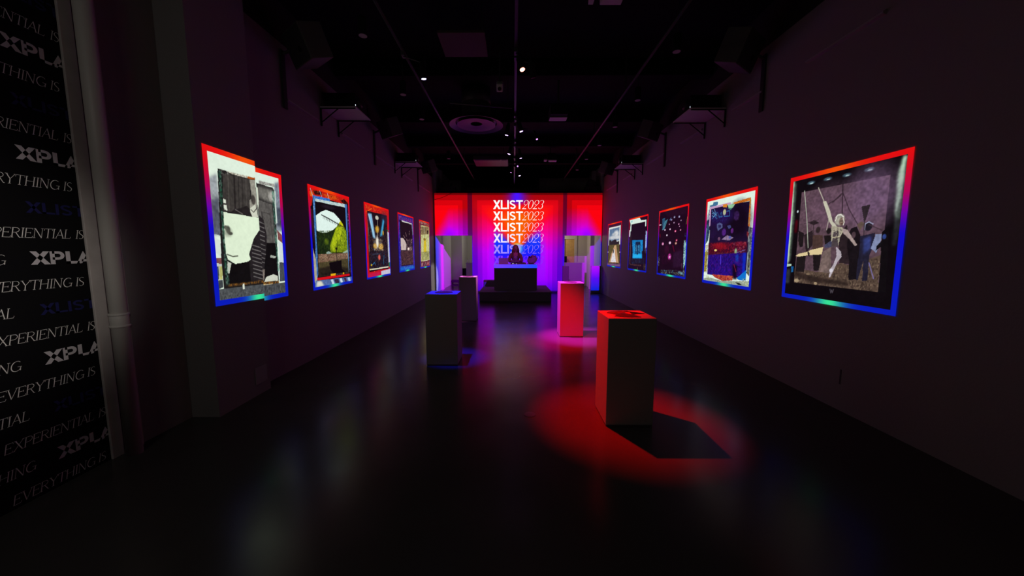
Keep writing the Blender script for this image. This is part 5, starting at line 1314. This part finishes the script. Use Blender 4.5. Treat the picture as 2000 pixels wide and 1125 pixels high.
# aimed level down the room so that image x, y are world x and height
lb = light('spill_beam','SPOT',PJ,E_SPILL,(1,1,1),(.85,14.2,4.30),.012,88,.1,parent=t)
def spill(nt, em, mth, u, v):
    X = mth('ADD', mth('MULTIPLY', u, 6.74), .85); Z = mth('ADD', mth('MULTIPLY', v, 6.74), 4.30)
    left = mth('MULTIPLY', mth('MULTIPLY', mth('LESS_THAN', X, -1.78), mth('GREATER_THAN', X, -3.07)), mth('LESS_THAN', Z, 2.30)); right = mth('MULTIPLY', mth('MULTIPLY', mth('GREATER_THAN', X, 1.90), mth('LESS_THAN', X, 3.43)), mth('LESS_THAN', Z, 2.30))
    inside = mth('MULTIPLY', mth('ADD', left, mth('MULTIPLY', right, mth('ADD', .13, mth('MULTIPLY', mth('GREATER_THAN', X, 2.62), .26)))), mth('GREATER_THAN', Z, .0))
    t1 = mth('ABSOLUTE', mth('SUBTRACT', X, .19)); t1 = mth('SUBTRACT', 1.0, mth('MULTIPLY', mth('SUBTRACT', t1, 2.55), 1.7))
    blk = mth('MULTIPLY', mth('GREATER_THAN', X, 2.98), mth('LESS_THAN', Z, 1.12))      # lower right corner: violet fading down to blue
    inside = mth('MULTIPLY', inside, mth('ADD', 1.0, mth('MULTIPLY', blk, 1.6)))
    t1 = mth('ADD', mth('MULTIPLY', t1, mth('SUBTRACT', 1.0, blk)), mth('MULTIPLY', blk, mth('MULTIPLY', Z, .72)))
    cr = nt.nodes.new('ShaderNodeValToRGB'); e = cr.color_ramp.elements
    e[0].position = .05; e[0].color = (.003,.012,.75,1); e[1].position = .75; e[1].color = (.42,.0,.85,1)
    n = e.new(.35); n.color = (.08,.0,.85,1)
    nt.links.new(t1, cr.inputs['Fac']); nt.links.new(cr.outputs['Color'], em.inputs['Color'])
    nt.links.new(inside, em.inputs['Strength'])
gobo(lb, spill)
# second image area: the blue band along the booth top, dark below it
bb = light('booth_beam','SPOT',PJ,E_BOOTH,(1,1,1),(.85,14.2,4.30),.004,88,.1,parent=t)
def booth_img(nt, em, mth, u, v):
    # image plane at the booth front, y = 12.25
    X = mth('ADD', mth('MULTIPLY', u, 4.79), .85); Z = mth('ADD', mth('MULTIPLY', v, 4.79), 4.30)
    a = mth('MULTIPLY', mth('GREATER_THAN', Z, 1.085), mth('LESS_THAN', Z, 2.4)); b = mth('MULTIPLY', mth('GREATER_THAN', X, -.70), mth('LESS_THAN', X, .84))
    cr = nt.nodes.new('ShaderNodeValToRGB'); e = cr.color_ramp.elements
    e[0].position = .0; e[0].color = (.09,.02,1,1); e[1].position = 1; e[1].color = (.004,.03,1,1)
    nt.links.new(mth('MULTIPLY', mth('ADD', X, .70), .8), cr.inputs['Fac']); nt.links.new(cr.outputs['Color'], em.inputs['Color'])
    hi = mth('ADD', mth('MULTIPLY', mth('LESS_THAN', Z, 1.30), .78), .22)
    up = nt.nodes.new('ShaderNodeMix'); up.data_type = 'RGBA'; up.inputs['B'].default_value = (.55,.04,.55,1)
    nt.links.new(mth('GREATER_THAN', Z, 1.30), up.inputs['Factor']); nt.links.new(cr.outputs['Color'], up.inputs['A']); nt.links.new(up.outputs['Result'], em.inputs['Color'])
    nt.links.new(mth('MULTIPLY', mth('MULTIPLY', a, b), hi), em.inputs['Strength'])
gobo(bb, booth_img)
